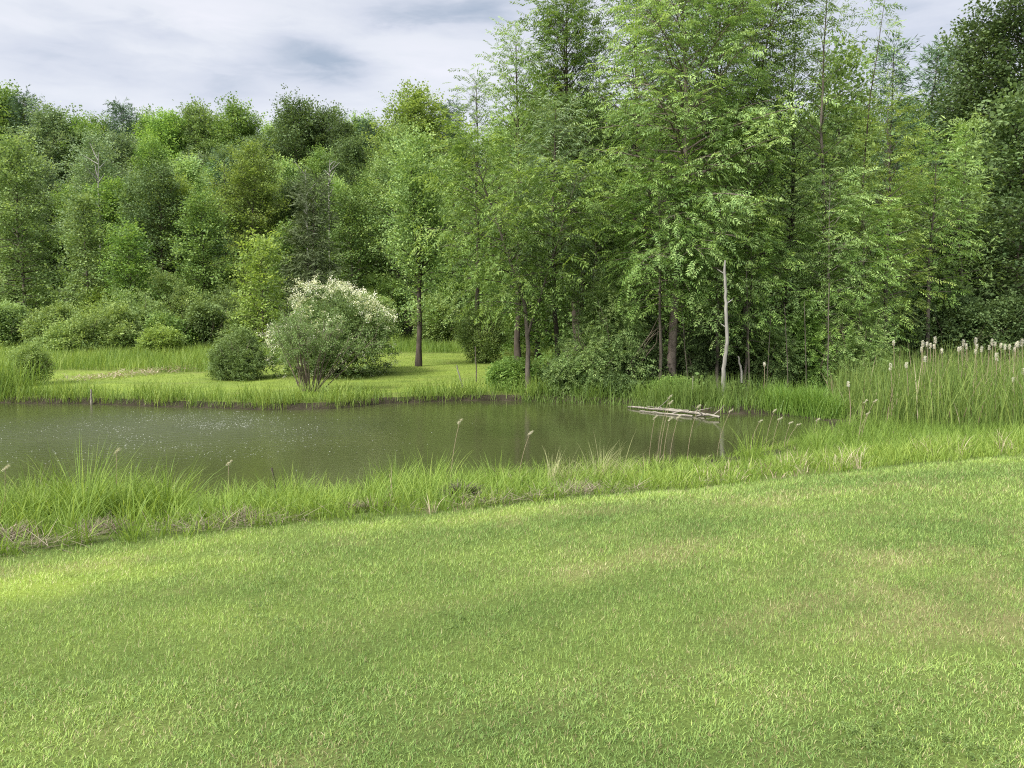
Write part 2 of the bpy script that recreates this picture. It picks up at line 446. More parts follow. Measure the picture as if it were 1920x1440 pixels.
def water():
    m, t, n, l = new_mat('murky_pond_water')
    tcn = n.new('ShaderNodeTexCoord')
    mp = n.new('ShaderNodeMapping'); mp.inputs['Scale'].default_value = (1, 1.6, 1); mp.inputs['Rotation'].default_value = (0, 0, .3)
    l.new(tcn.outputs['Object'], mp.inputs[0])
    nz = n.new('ShaderNodeTexNoise'); nz.inputs['Scale'].default_value = 5.0; nz.inputs['Detail'].default_value = 4; nz.inputs['Roughness'].default_value = .55
    l.new(mp.outputs[0], nz.inputs['Vector'])
    at = n.new('ShaderNodeAttribute'); at.attribute_name = 'tone'
    st = n.new('ShaderNodeMapRange'); st.inputs[3].default_value = .07; st.inputs[4].default_value = .8
    l.new(at.outputs['Fac'], st.inputs[0])
    b = n.new('ShaderNodeBump'); b.inputs['Distance'].default_value = .03
    l.new(st.outputs[0], b.inputs['Strength']); l.new(nz.outputs[0], b.inputs['Height'])
    nb = n.new('ShaderNodeTexNoise'); nb.inputs['Scale'].default_value = .25; nb.inputs['Detail'].default_value = 3
    ro = n.new('ShaderNodeMapRange'); ro.inputs[3].default_value = .05; ro.inputs[4].default_value = .30; l.new(at.outputs['Fac'], ro.inputs[0])
    l.new(tcn.outputs['Object'], nb.inputs['Vector'])
    col = ramp(n, l, nb.outputs[0], [(.3, (.033, .039, .014)), (.7, (.046, .052, .019))])
    p = n.new('ShaderNodeBsdfPrincipled'); p.inputs['IOR'].default_value = 1.33; l.new(ro.outputs[0], p.inputs['Roughness'])
    l.new(col, p.inputs['Base Color']); l.new(b.outputs[0], p.inputs['Normal'])
    o = n.new('ShaderNodeOutputMaterial'); l.new(p.outputs[0], o.inputs[0])
    xs = np.arange(-34, 12.1, .5); ys = np.arange(7, 30, .5)
    X, Y = np.meshgrid(xs, ys); ny, nx = X.shape
    i = np.arange(ny - 1)[:, None] * nx + np.arange(nx - 1)[None]
    Q = np.stack([i, i + 1, i + 1 + nx, i + nx], -1).reshape(-1, 4)
    c = on_z(330, 800)
    tone = np.exp(-(((X - c[0]) / 5.5) ** 2 + ((Y - c[1]) / 4.0) ** 2)) * .9 + .12 * smooth(0, -10, X)
    ob = mesh_np('pond_water', np.stack([X, Y, np.zeros_like(X)], -1), Q, m, None, np.clip(tone, 0, 1).ravel(), True)
    tag(ob, kind='structure')


water()

# ------------------------------------------------------------------ leaf sprays
rng0 = np.random.default_rng(11)


def norm(v): return v / (np.linalg.norm(v, axis=-1, keepdims=True) + 1e-9)


def leaf_quad(base, d, side, ln, w, sag=0.0):
    mid = base + d * ln * .45
    tip = base + d * ln; tip = tip + np.array([0, 0, -sag * ln])
    return np.array([base, mid + side * w * .5, tip, mid - side * w * .5])


def tpl_pinnate(pairs=4, leaf=.30, w=.10, droop=.35, seed=0):
    r = np.random.default_rng(seed); out = []
    for i in range(pairs):
        s = .25 + .75 * i / max(pairs - 1, 1)
        p = np.array([s, 0, -droop * s * s])
        for sg in (-1, 1):
            a = radians(r.uniform(45, 75)) * sg
            d = norm(np.array([cos(a), sin(a), -r.uniform(.15, .6)]))
            side = norm(np.cross(d, norm(np.array([r.normal(0, .25), r.normal(0, .25), 1]))))
            out.append(leaf_quad(p, d, side, leaf * r.uniform(.8, 1.15), w, .12))
    p = np.array([1, 0, -droop]); d = norm(np.array([1, 0, -droop * 1.6]))
    out.append(leaf_quad(p, d, np.array([0, 1., 0]), leaf, w))
    return np.array(out)


def tpl_cluster(n=10, leaf=.34, w=.24, seed=0, flat=.45, spread=.55, up=.75):
    r = np.random.default_rng(seed); out = []
    for i in range(n):
        p = r.normal(0, 1, 3) * np.array([spread, spread, spread * flat]) * .6 + np.array([.35, 0, 0])
        a = r.uniform(0, 2 * pi)
        d = norm(np.array([cos(a), sin(a), r.uniform(-.6, .15)]))
        nn = norm(np.array([r.normal(0, 1 - up), r.normal(0, 1 - up), 1]) + .3 * r.normal(0, 1, 3))
        side = norm(np.cross(d, nn))
        out.append(leaf_quad(p, d, side, leaf * r.uniform(.7, 1.2), w * r.uniform(.8, 1.2), .1))
    return np.array(out)


def tpl_needle(n=14, leaf=.5, w=.05, seed=0):
    r = np.random.default_rng(seed); out = []
    for i in range(n):
        p = np.array([i / n, 0, 0]); a = r.uniform(0, 2 * pi)
        d = norm(np.array([.9, cos(a), sin(a) * .7 - .25])); side = norm(np.cross(d, r.normal(0, 1, 3)))
        out.append(leaf_quad(p, d, side, leaf * r.uniform(.7, 1.1), w))
    return np.array(out)


TPL = {
    'far2': [tpl_cluster(13, .30, .21, s + 90, .5, .62, .68) for s in range(6)],
    'pinnate': [tpl_pinnate(6, .27, .085, .35, s) for s in range(4)],
    'drooppin': [tpl_pinnate(6, .31, .078, .6, s + 10) for s in range(4)],
    'broad': [tpl_cluster(14, .32, .21, s + 20) for s in range(5)],
    'fine': [tpl_cluster(12, .26, .15, s + 30, .5, .6) for s in range(5)],
    'lance': [tpl_cluster(10, .44, .11, s + 40, .5, .5, .6) for s in range(5)],
    'needle': [tpl_needle(14, .5, .06, s + 50) for s in range(4)],
    'far': [tpl_cluster(9, .40, .30, s + 60, .55, .62, .65) for s in range(6)],
}


def instance(tpl, P, D, Sc, tone, r, rolljit=.5, leafvar=.16):
    """Copies of leaf-spray templates at points P, heading D, size Sc; one quad per leaf."""
    T = TPL[tpl]; n = len(P); pick = r.integers(0, len(T), n)
    X = norm(D); up = np.array([0, 0, 1.]) + r.normal(0, rolljit, (n, 3))
    Y = norm(np.cross(up, X)); Z = np.cross(X, Y)
    Vs, Ts = [], []
    for k in range(len(T)):
        m = np.where(pick == k)[0]
        if not len(m): continue
        t = T[k]
        v = (t[None, ..., 0:1] * X[m, None, None] + t[None, ..., 1:2] * Y[m, None, None] + t[None, ..., 2:3] * Z[m, None, None])
        v = v * Sc[m, None, None, None] + P[m, None, None]
        tn = tone[m, None] + r.normal(0, leafvar, (len(m), t.shape[0]))
        Vs.append(v.reshape(-1, 3)); Ts.append(np.repeat(tn.reshape(-1), 4))
    V = np.concatenate(Vs); Tn = np.clip(np.concatenate(Ts), 0, 1)
    return V, np.arange(len(V)).reshape(-1, 4), Tn


def bez(p0, d0, ln, bend, k=6, wig=0.0, r=None):
    """A limb leaving p0 along d0 that bends by `bend` (added to z of its heading) on the way."""
    pts = [np.array(p0, float)]; d = norm(np.array(d0, float)); st = ln / (k - 1)
    for i in range(k - 1):
        pts.append(pts[-1] + d * st)
        d = d + np.array([0, 0, bend / (k - 1)])
        if r is not None: d = d + r.normal(0, wig, 3)
        d = norm(d)
    return np.array(pts)


def path_at(P, s):
    n = len(P) - 1; f = np.clip(s, 0, .999) * n; i = int(f); u = f - i
    return P[i] * (1 - u) + P[i + 1] * u, norm(P[i + 1] - P[i])


ENV = {
    'oval': lambda t: np.maximum(np.sin(pi * np.clip(t * .86 + .12, 0, 1)) ** .7, .26),
    'round': lambda t: np.sqrt(np.clip(1 - (1.8 * t - .85) ** 2, .12, 1)),
    'cone': lambda t: (1 - t) ** .85 * .95 + .06,
    'column': lambda t: .75 + .25 * np.sin(pi * t) - .55 * smooth(.7, 1, t),
    'spread': lambda t: .55 + .5 * np.sin(pi * np.clip(t, 0, 1)) - .35 * smooth(.75, 1, t),
}


LS = 1.05; DN = 1.55


def gen_tree(r, H, R, cb=.2, env='oval', nprim=40, tpl='pinnate', sz=.36, gap=.22, lo=5, hi=60, bend=-.25, r0=None,
             trunk=None, fork=0, sec=.36, tube_sides=5, thin=0.0, tip=.25, secden=1.0, wood=True, lower=1.0, basetone=.42, asym=(0, 0)):
    """Trunk+limbs mesh and crown mesh around the origin. trunk: list of (height share, dx, dy) bends in metres."""
    tg = Geo(); k = 12; tt = np.linspace(0, 1, k)
    TP = np.zeros((k, 3)); TP[:, 2] = tt * H
    if trunk is not None:
        tr = np.array(trunk); TP[:, 0] = np.interp(tt, tr[:, 0], tr[:, 1]); TP[:, 1] = np.interp(tt, tr[:, 0], tr[:, 2])
    sw = r.normal(0, 1, (k, 2)).cumsum(0) * H * .0045; sw[0] = 0; TP[:, :2] += sw
    r0 = r0 or H * .0105
    RD = r0 * (1 - tt * .93) ** .9; RD[0] *= 1.35
    tube(tg, np.vstack([TP[0] - [0, 0, .25], TP]), np.concatenate([[RD[0] * 1.1], RD]), 9)
    P, D, SC, TN = [], [], [], []
    stems = [(TP, 1.0, RD, cb)]
    for f in range(fork):                      # extra leaders
        h = r.uniform(.15, .4); p, d = path_at(TP, h); a = r.uniform(0, 2 * pi)
        q = bez(p, [cos(a) * .30, sin(a) * .30, 1], H * (.90 - h), .25, 9, .04, r)
        rd = np.interp(h, tt, RD) * .7 * (1 - np.linspace(0, .93, 9)); tube(tg, q, rd, 7); stems.append((q, .7, rd, .15))
    for si, (SP, share, srd, scb) in enumerate(stems):
        npm = int(nprim * share * 1.3) if si else int(nprim * 1.3)
        z0, z1 = SP[0, 2], SP[-1, 2]
        for i in range(npm):
            u = (i + r.uniform(0, .9)) / npm
            s = scb + (1 - scb) * u ** .9
            if r.random() < thin: continue
            p, td = path_at(SP, s)
            t = np.clip((p[2] / H - cb) / (1 - cb), 0, 1)
            ln = R * float(ENV[env](t)) * r.uniform(.62, 1.12) * (share if si else 1)
            if t < .25: ln *= lower
            az = i * 2.39996 + r.uniform(-.5, .5) + si * 1.3
            ln *= 1 + asym[0] * cos(az) + asym[1] * sin(az)
            ln = max(ln, .25)
            elv = radians(lo + (hi - lo) * t + r.normal(0, 9))
            d0 = np.array([cos(az) * cos(elv), sin(az) * cos(elv), sin(elv)])
            bp = bez(p, d0, ln, bend * r.uniform(.5, 1.5), 6, .05, r)
            br = min(np.interp(s, np.linspace(0, 1, len(srd)), srd) * .5, .012 + .014 * ln)
            if wood: tube(tg, bp, br * (1 - np.linspace(0, .85, 6)), tube_sides)
            ptone = r.normal(0, .10)
            m = max(2, int(ln / (gap * 1.25) * secden * DN + .5))
            for j in range(m + 1):
                ss = .22 + .78 * (j + r.uniform(0, .6)) / (m + .6)
                q, qd = path_at(bp, ss)
                if j == m: q, qd = bp[-1], norm(bp[-1] - bp[-2]); sd_ = qd
                else:
                    lat = norm(np.cross(qd, [0, 0, 1.])) * (1 if j % 2 else -1)
                    sd_ = norm(qd * .65 + lat * r.uniform(.5, 1.0) + np.array([0, 0, r.normal(.05, .22)]))
                l2 = max(.3 * gap / .22, ln * sec * (1.15 - .6 * ss) * r.uniform(.6, 1.2))
                sp = bez(q, sd_, l2, -.3, 4)
                if wood and l2 > .45: tube(tg, sp, np.array([.009, .006, .004, .002]) * (1 + ln * .12), 3)
                kk = max(2, int(l2 / (gap * .66) + .5))
                for a in range(kk):
                    w, wd = path_at(sp, (a + r.uniform(.3, 1)) / kk)
                    aa = r.uniform(-1.3, 1.3); c, sn = cos(aa), sin(aa)
                    hd = np.array([wd[0] * c - wd[1] * sn, wd[0] * sn + wd[1] * c, wd[2] - .12 + r.normal(0, .18)])
                    P.append(w + r.normal(0, gap * .55, 3)); D.append(hd); SC.append(sz * LS * r.uniform(.7, 1.25))
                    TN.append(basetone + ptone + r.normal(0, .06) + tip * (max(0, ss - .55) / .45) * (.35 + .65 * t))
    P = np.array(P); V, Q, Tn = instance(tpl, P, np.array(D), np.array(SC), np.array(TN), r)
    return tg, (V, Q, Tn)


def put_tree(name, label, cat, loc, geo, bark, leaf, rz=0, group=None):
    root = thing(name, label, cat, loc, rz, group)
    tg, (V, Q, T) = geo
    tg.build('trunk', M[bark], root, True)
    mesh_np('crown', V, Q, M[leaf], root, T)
    return root


def gen_bush(r, R, H, nst=14, tpl='broad', sz=.3, n=900, low=.05, bump=.25, flat_top=0, stemlen=.75, inner=.45, skirt=1.0, lobes=7, shoots=None):
    """Rounded bush: many stems from one base, leaf sprays through a bumpy dome."""
    tg = Geo()
    for i in range(nst):
        a = i * 2.4 + r.uniform(-.4, .4); o = r.uniform(.15, .95)
        p0 = np.array([cos(a), sin(a), 0]) * R * .10 * r.uniform(.3, 1); p0[2] = -.05
        q = bez(p0, [cos(a) * o, sin(a) * o, 1], H * stemlen * r.uniform(.75, 1.1), -.15, 6, .05, r)
        q[:, 0] = np.clip(q[:, 0], -R, R)
        tube(tg, q, np.linspace(.022, .006, 6) * (.6 + H * .15), 5)
        for j in range(3):
            w, d = path_at(q, r.uniform(.35, .9))
            tube(tg, bez(w, d + r.normal(0, .6, 3), H * .25, 0, 4, .05, r), [.008, .006, .004, .002], 3)
    lob = [(np.array([0, 0, H * .42]), np.array([R * .74, R * .74, H * .56]))]
    for i in range(lobes):
        a = i * 2.4 + r.uniform(-.5, .5); rr_ = r.uniform(.34, .52)
        cz_ = H * r.uniform(.10, .66); f = r.uniform(.40, .66) * (1.12 - .8 * cz_ / H); rz_ = min(H * r.uniform(.26, .38), H * 1.0 - cz_)
        lob.append((np.array([cos(a) * R * f, sin(a) * R * f, cz_]), np.array([R * rr_, R * rr_, rz_])))
    wts = np.array([l[1][0] * l[1][2] for l in lob]); n = int(n * 1.9); pick = r.choice(len(lob), n, p=wts / wts.sum())
    c = np.array([l[0] for l in lob])[pick]; q = np.array([l[1] for l in lob])[pick]
    u = r.normal(0, 1, (n, 3)); u[:, 2] += .12; u = norm(u)
    bm = np.zeros(n); C = norm(r.normal(0, 1, (26, 3)))
    for cc in C: bm += np.exp(-((1 - u @ cc) / .06)) * r.uniform(.5, 1)
    rad = (1 - bump + bump * np.clip(bm, 0, 1.2)) * (inner + (1 - inner) * r.random(n) ** .45)
    P = c + u * rad[:, None] * q
    P[:, :2] *= (1 - (1 - skirt) * smooth(.5, 0, P[:, 2] / H))[:, None]
    k = P[:, 2] > .04; P, u, bm = P[k], u[k], bm[k]; n = len(P)
    D = u * np.array([1, 1, .4]) + r.normal(0, .45, (n, 3)); D[:, 2] -= .1
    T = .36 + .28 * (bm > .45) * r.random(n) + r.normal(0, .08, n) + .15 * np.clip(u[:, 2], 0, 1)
    nsh = int(10 + 14 * H) if shoots is None else shoots
    SP, SD, ST = [], [], []
    for i in range(nsh):
        j = r.integers(0, n); dd = norm(u[j] + np.array([0, 0, r.uniform(.2, 1.0)]) + r.normal(0, .3, 3))
        q = bez(P[j] - dd * .1 * H, dd, H * r.uniform(.12, .30), -.25, 5, .08, r)
        for e in range(7):
            w_, d_ = path_at(q, r.uniform(.3, 1)); SP.append(w_); SD.append(d_ + r.normal(0, .6, 3)); ST.append(.5 + r.normal(0, .1))
    sc_all = np.concatenate([sz * r.uniform(.7, 1.25, n), sz * r.uniform(.5, .9, len(SP))])
    if SP: P = np.concatenate([P, SP]); D = np.concatenate([D, SD]); T = np.concatenate([T, ST])
    g = instance(tpl, P, D, sc_all, T, r, .55)
    return tg, g


def put_bush(name, label, cat, loc, geo, leaf, rz=0, group=None, bark='twig'):
    root = thing(name, label, cat, loc, rz, group)
    tg, (V, Q, T) = geo
    tg.build('stems', M[bark], root, True)
    mesh_np('foliage', V, Q, M[leaf], root, T)
    return root


def base_at(px, y): x = at_y(px, 600, y)[0]; return np.array([x, y, hz(x, y)])


# ------------------------------------------------------------------ the grove beyond the pond
#  px, depth, top py, half width px, crown base share, kwargs
def grove(name, label, px, y, top, half, bark, leaf, seed, rz=0.0, cat='tree', **kw):
    b = base_at(px, y); H = at_y(px, top, y)[2] - b[2]; R = half / F * y
    r = np.random.default_rng(seed)
    return put_tree(name, label, cat, b, gen_tree(r, H, R, **kw), bark, leaf, rz)


G = grove
G('locust_tree', 'slender pale green tree with dark forked trunk standing alone on the mown lawn', 784, 34, 262, 74, 'barkdark', 'walnut', 1,
  cb=.16, env='oval', nprim=52, tpl='fine', sz=.42, gap=.25, fork=2, lo=25, hi=65, bend=-.25, r0=.13, lower=.75)
G('locust_tree', 'bright yellow-green tree leaning left over the bank with a thin grey trunk', 992, 24.5, 272, 110, 'bark', 'locust', 2,
  cb=.28, env='spread', nprim=46, tpl='drooppin', sz=.44, gap=.27, lo=10, hi=55, bend=-.3, r0=.085, tip=.5,
  trunk=[(0, 0, 0), (.35, -.15, 0), (.6, -.85, -.2), (1, -2.0, -.4)], fork=1, asym=(-.25, -.1))
G('walnut_tree', 'grey-green drooping-leaved tree with a dark crooked trunk at the water edge', 1040, 25.4, 205, 92, 'barkdark', 'grey', 3,
  cb=.28, env='oval', nprim=52, tpl='drooppin', sz=.40, gap=.25, lo=10, hi=60, bend=-.35, r0=.10)
G('tall_ash_tree', 'tall tree topping the left side of the grove behind the grey-green tree', 1080, 30, 4, 126, 'barkdark', 'maple', 4,
  cb=.30, env='round', nprim=96, tpl='pinnate', sz=.46, gap=.30, lo=20, hi=65, bend=-.2, r0=.16)
G('walnut_tree', 'grey-green tree with airy pointed top at the left shoulder of the grove', 972, 33, 80, 80, 'barkdark', 'walnut', 5,
  cb=.2, env='round', nprim=60, tpl='pinnate', sz=.46, gap=.30, lo=20, hi=65, r0=.14)
G('walnut_tree', 'lower tree on the left flank of the grove, rising just above the hill line', 895, 38, 148, 62, 'barkdark', 'walnut', 6,
  cb=.12, env='oval', nprim=60, tpl='pinnate', sz=.50, gap=.34, lo=15, hi=60, r0=.13)
G('big_walnut_tree', 'large layered tree with the thickest reddish trunk, leaning right at the pond edge', 1258, 24.6, -90, 165, 'barkred', 'walnut', 7,
  cb=.25, env='spread', asym=(0, -.25), nprim=92, tpl='pinnate', sz=.42, gap=.27, lo=0, hi=50, bend=-.3, r0=.15,
  trunk=[(0, 0, 0), (.18, .12, 0), (.45, .35, 0), (1, .5, 0)], tip=.35)
G('tall_ash_tree', 'tall tree with sky gaps at its top left, above the leaning reddish trunk', 1205, 29, -70, 112, 'barkdark', 'deep', 8,
  cb=.34, env='round', nprim=62, tpl='drooppin', sz=.46, gap=.31, lo=25, hi=65, r0=.16, fork=1, thin=.06)
G('tall_ash_tree', 'tallest tree in the middle of the grove, its dark limb showing near the top', 1350, 28, -120, 140, 'barkdark', 'deep', 9,
  cb=.30, env='round', nprim=80, tpl='pinnate', sz=.46, gap=.30, lo=20, hi=65, r0=.16, fork=1)
G('ash_tree', 'mid-height tree filling the grove behind the bleached dead trunk', 1400, 26.5, 160, 95, 'bark', 'ash', 10,
  cb=.22, env='oval', nprim=54, tpl='pinnate', sz=.42, gap=.28, lo=8, hi=58, bend=-.3, r0=.10)
G('slender_ash_tree', 'thin tall tree with sparse airy leaves against the sky, left slim one', 1535, 26.5, -60, 78, 'bark', 'walnut', 12,
  cb=.28, env='column', nprim=50, tpl='drooppin', sz=.40, gap=.32, lo=20, hi=60, r0=.095, thin=.25)
G('slender_ash_tree', 'thin tall tree with small separate leaf tufts at its tip, right slim one', 1584, 27.5, -20, 62, 'barkdark', 'walnut', 13,
  cb=.20, env='cone', nprim=46, tpl='drooppin', sz=.40, gap=.32, lo=20, hi=60, r0=.055, thin=.2, trunk=[(0, 0, 0), (.7, .1, 0), (1, .3, 0)])
G('ash_tree', 'broad leafy tree behind the two slim trunks in the right of the grove', 1470, 30, 60, 105, 'barkdark', 'deep', 14,
  cb=.18, env='round', nprim=56, tpl='pinnate', sz=.48, gap=.32, lo=12, hi=60, r0=.13)
G('ash_tree', 'dense tree whose flat olive top ends below the sparse slim treetops', 1568, 34, 112, 80, 'barkdark', 'deep', 15,
  cb=.2, env='round', nprim=52, tpl='broad', sz=.5, gap=.36, lo=12, hi=60, r0=.13)
G('ash_tree', 'glowing yellow-green tree to the right of the slim trunks', 1655, 27.5, 196, 80, 'bark', 'lime', 16,
  cb=.2, env='oval', nprim=54, tpl='pinnate', sz=.44, gap=.30, lo=12, hi=62, r0=.10, tip=.35)
G('poplar_tree', 'narrow pale tree with upright pointed tip in front of the dark wood', 1805, 32, 238, 48, 'bark', 'pale', 17,
  cb=.34, env='cone', nprim=50, tpl='lance', sz=.46, gap=.30, lo=20, hi=65, r0=.09)
G('ash_tree', 'medium pale green tree between the yellow-green tree and the pointed pale tree', 1735, 30, 268, 75, 'bark', 'ash', 18,
  cb=.34, env='oval', nprim=50, tpl='pinnate', sz=.44, gap=.30, lo=8, hi=58, r0=.09)
G('ash_tree', 'low bushy tree at the right end of the grove beside the cattails', 1610, 25.5, 390, 82, 'bark', 'ash', 19,
  cb=.10, env='oval', nprim=46, tpl='pinnate', sz=.40, gap=.26, lo=-4, hi=50, r0=.07, tip=.35, bend=-.3)
G('walnut_tree', 'short tree with pale layered sprays left of the bleached dead trunk', 1238, 23.9, 330, 115, 'bark', 'ash', 20,
  cb=.40, env='round', nprim=60, tpl='pinnate', sz=.40, gap=.26, lo=-2, hi=45, r0=.06, tip=.4)
G('walnut_tree', 'short leafy tree directly behind the top of the bleached dead trunk', 1350, 24.4, 360, 90, 'bark', 'walnut', 21,
  cb=.24, env='oval', nprim=44, tpl='pinnate', sz=.40, gap=.26, lo=2, hi=50, r0=.06, tip=.35)
G('slim_tree', 'young tree with a bare thin grey stem right of the bleached dead trunk', 1402, 24.6, 420, 70, 'bark', 'ash', 22,
  cb=.30, env='oval', nprim=36, tpl='pinnate', sz=.38, gap=.26, lo=0, hi=50, r0=.05)
G('slim_tree', 'pair-stemmed young tree with pale bark in the right half of the grove', 1545, 25.6, 330, 80, 'barkpale', 'walnut', 23,
  cb=.30, env='oval', nprim=40, tpl='pinnate', sz=.40, gap=.27, lo=4, hi=55, r0=.055, fork=1)
G('ash_tree', 'leafy young tree hiding the twin dark trunks in the left of the grove', 1110, 26.8, 330, 80, 'bark', 'walnut', 24,
  cb=.22, env='oval', nprim=46, tpl='drooppin', sz=.42, gap=.28, lo=5, hi=55, r0=.07)
G('twin_trunk_tree', 'twin dark trunked tree deep inside the left of the grove', 1086, 29, 250, 70, 'barkdark', 'dark', 25,
  cb=.42, env='oval', nprim=40, tpl='pinnate', sz=.46, gap=.32, lo=5, hi=55, r0=.14, fork=1)
# dark wood at the right
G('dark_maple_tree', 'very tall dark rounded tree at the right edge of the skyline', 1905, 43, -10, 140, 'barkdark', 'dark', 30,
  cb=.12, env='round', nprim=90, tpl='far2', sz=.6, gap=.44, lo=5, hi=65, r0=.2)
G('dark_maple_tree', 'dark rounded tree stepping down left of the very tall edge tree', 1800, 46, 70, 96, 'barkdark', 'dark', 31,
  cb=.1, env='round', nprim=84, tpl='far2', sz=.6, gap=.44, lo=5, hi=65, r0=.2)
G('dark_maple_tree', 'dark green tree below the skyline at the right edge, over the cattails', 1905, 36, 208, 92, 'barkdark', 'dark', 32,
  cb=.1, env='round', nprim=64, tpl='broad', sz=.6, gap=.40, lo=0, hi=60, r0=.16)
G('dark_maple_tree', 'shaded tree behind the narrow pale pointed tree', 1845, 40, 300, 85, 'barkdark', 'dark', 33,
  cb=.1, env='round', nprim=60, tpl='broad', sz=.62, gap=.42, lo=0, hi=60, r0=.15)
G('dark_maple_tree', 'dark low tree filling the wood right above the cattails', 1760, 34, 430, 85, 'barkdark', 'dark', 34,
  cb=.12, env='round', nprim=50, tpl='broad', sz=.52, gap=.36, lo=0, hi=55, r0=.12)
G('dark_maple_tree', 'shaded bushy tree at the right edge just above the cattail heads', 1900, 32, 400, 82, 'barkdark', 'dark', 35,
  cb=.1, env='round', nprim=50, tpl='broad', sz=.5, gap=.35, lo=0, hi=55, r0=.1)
G('feathery_conifer', 'dark feathery conifer left of the dip in the right skyline', 1652, 52, 98, 42, 'barkdark', 'pine', 36,
  cb=.08, env='cone', nprim=80, tpl='needle', sz=.85, gap=.42, lo=10, hi=60, r0=.2)
G('feathery_conifer', 'wispy grey-green conifer tilted by wind on the right skyline', 1722, 54, 100, 50, 'barkdark', 'pine', 37,
  cb=.08, env='cone', nprim=84, tpl='needle', sz=.9, gap=.42, lo=15, hi=65, r0=.2, trunk=[(0, 0, 0), (.6, 0, 0), (1, .9, 0)])
G('pale_birch_tree', 'thin pale treetop just right of the wispy conifer on the skyline', 1775, 56, 75, 42, 'bark', 'pale', 38,
  cb=.3, env='oval', nprim=44, tpl='far', sz=.6, gap=.5, lo=20, hi=65, r0=.12, thin=.2)

# ------------------------------------------------------------------ understory of the grove


def bush(name, label, px, y, top, half, leaf, seed, cat='shrub', sk=1.0, **kw):
    b = base_at(px, y); H = at_y(px, top, y)[2] - b[2]; R = half / F * y
    r = np.random.default_rng(seed)
    return put_bush(name, label, cat, b, gen_bush(r, R, H, skirt=sk, **kw), leaf)


B = bush
B('understory_shrub', 'pale broad-leaved shrub arching over the water left of the reddish trunk', 1150, 24.4, 500, 70, 'walnut', 101, tpl='drooppin', sz=.36, n=700, bump=.4)
B('understory_shrub', 'low shrub with pale drooping leaves between the two bank trunks', 1085, 24.2, 610, 62, 'walnut', 102, tpl='drooppin', sz=.32, n=600)
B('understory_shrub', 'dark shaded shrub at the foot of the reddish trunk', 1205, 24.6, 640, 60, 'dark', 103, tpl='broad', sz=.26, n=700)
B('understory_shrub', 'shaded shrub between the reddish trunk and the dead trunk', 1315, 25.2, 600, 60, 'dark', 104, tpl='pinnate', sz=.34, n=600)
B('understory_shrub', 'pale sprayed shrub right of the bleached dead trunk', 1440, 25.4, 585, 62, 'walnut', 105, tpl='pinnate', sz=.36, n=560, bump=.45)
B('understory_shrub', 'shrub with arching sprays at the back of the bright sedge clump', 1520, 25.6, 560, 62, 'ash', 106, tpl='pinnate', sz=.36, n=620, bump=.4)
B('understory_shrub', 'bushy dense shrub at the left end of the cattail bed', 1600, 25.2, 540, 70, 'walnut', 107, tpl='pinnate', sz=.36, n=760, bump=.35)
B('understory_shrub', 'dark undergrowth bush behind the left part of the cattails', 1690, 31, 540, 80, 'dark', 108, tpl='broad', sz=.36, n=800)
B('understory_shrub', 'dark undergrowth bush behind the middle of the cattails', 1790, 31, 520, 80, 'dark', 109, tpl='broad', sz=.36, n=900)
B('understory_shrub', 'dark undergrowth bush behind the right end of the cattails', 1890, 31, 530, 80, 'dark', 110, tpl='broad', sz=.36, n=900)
B('understory_shrub', 'leafy weed bank below the leaning yellow-green tree', 960, 25.4, 668, 62, 'ash', 111, tpl='broad', sz=.20, n=1100)
B('understory_shrub', 'low dark weeds around the crooked trunk at the water edge', 1060, 24.5, 675, 66, 'dark', 112, tpl='broad', sz=.20, n=1100)
B('understory_shrub', 'low leafy weeds along the water right of the crooked trunk', 1150, 23.9, 690, 62, 'dark', 113, tpl='broad', sz=.18, n=1100)
B('understory_shrub', 'low bright weeds right below the reddish trunk', 1260, 23.6, 706, 56, 'ash', 114, tpl='broad', sz=.17, n=1000)
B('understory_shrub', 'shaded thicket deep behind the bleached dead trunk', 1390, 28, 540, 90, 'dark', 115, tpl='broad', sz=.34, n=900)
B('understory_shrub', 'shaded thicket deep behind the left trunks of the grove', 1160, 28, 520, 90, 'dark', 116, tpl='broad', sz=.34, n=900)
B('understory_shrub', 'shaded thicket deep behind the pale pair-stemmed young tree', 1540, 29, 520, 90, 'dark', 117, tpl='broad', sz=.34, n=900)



def undergrowth():
    r = np.random.default_rng(120)
    n = 16000; x = r.uniform(-45, 45, n); y = r.uniform(23.5, 72, n); ppx = x / y * F + 960
    d = poly_sd(x, y, POND)
    k = (d > .5) & (np.abs(x) < y * .72 + 1) & (((y > 54)) | ((ppx > 985 + (y - 24) * 1.5) & (y < 54)))
    k &= ~((ppx > 1420) & (y < 26)) & (y > np.interp(ppx, [1420, 1500, 1600], [23, 27, 28]))
    k &= r.random(n) < np.where(y < 36, 1.0, .6)
    x, y = x[k], y[k]; n = len(x); hgt = .9 * fbm(x * .35, y * .35, 8) + .1
    P = np.stack([x, y, height(x, y) + r.random(n) ** .7 * hgt * (1 + .5 * (y > 40))], -1)
    a = r.uniform(0, 2 * pi, n); D = np.stack([np.cos(a), np.sin(a), r.normal(.1, .3, n)], -1)
    V, Q, T = instance('broad', P, D, r.uniform(.28, .5, n) * (.6 + y / 60), r.normal(.4, .15, n), r, .5)
    o = mesh_np('undergrowth', V, Q, M['maple'], None, T)
    tag(o, 'leafy undergrowth covering the woodland floor', 'undergrowth', kind='stuff')


undergrowth()

# ------------------------------------------------------------------ shrubs on the far lawn
fs = on_z(622, 694, .5); FB = base_at(622, fs[1])


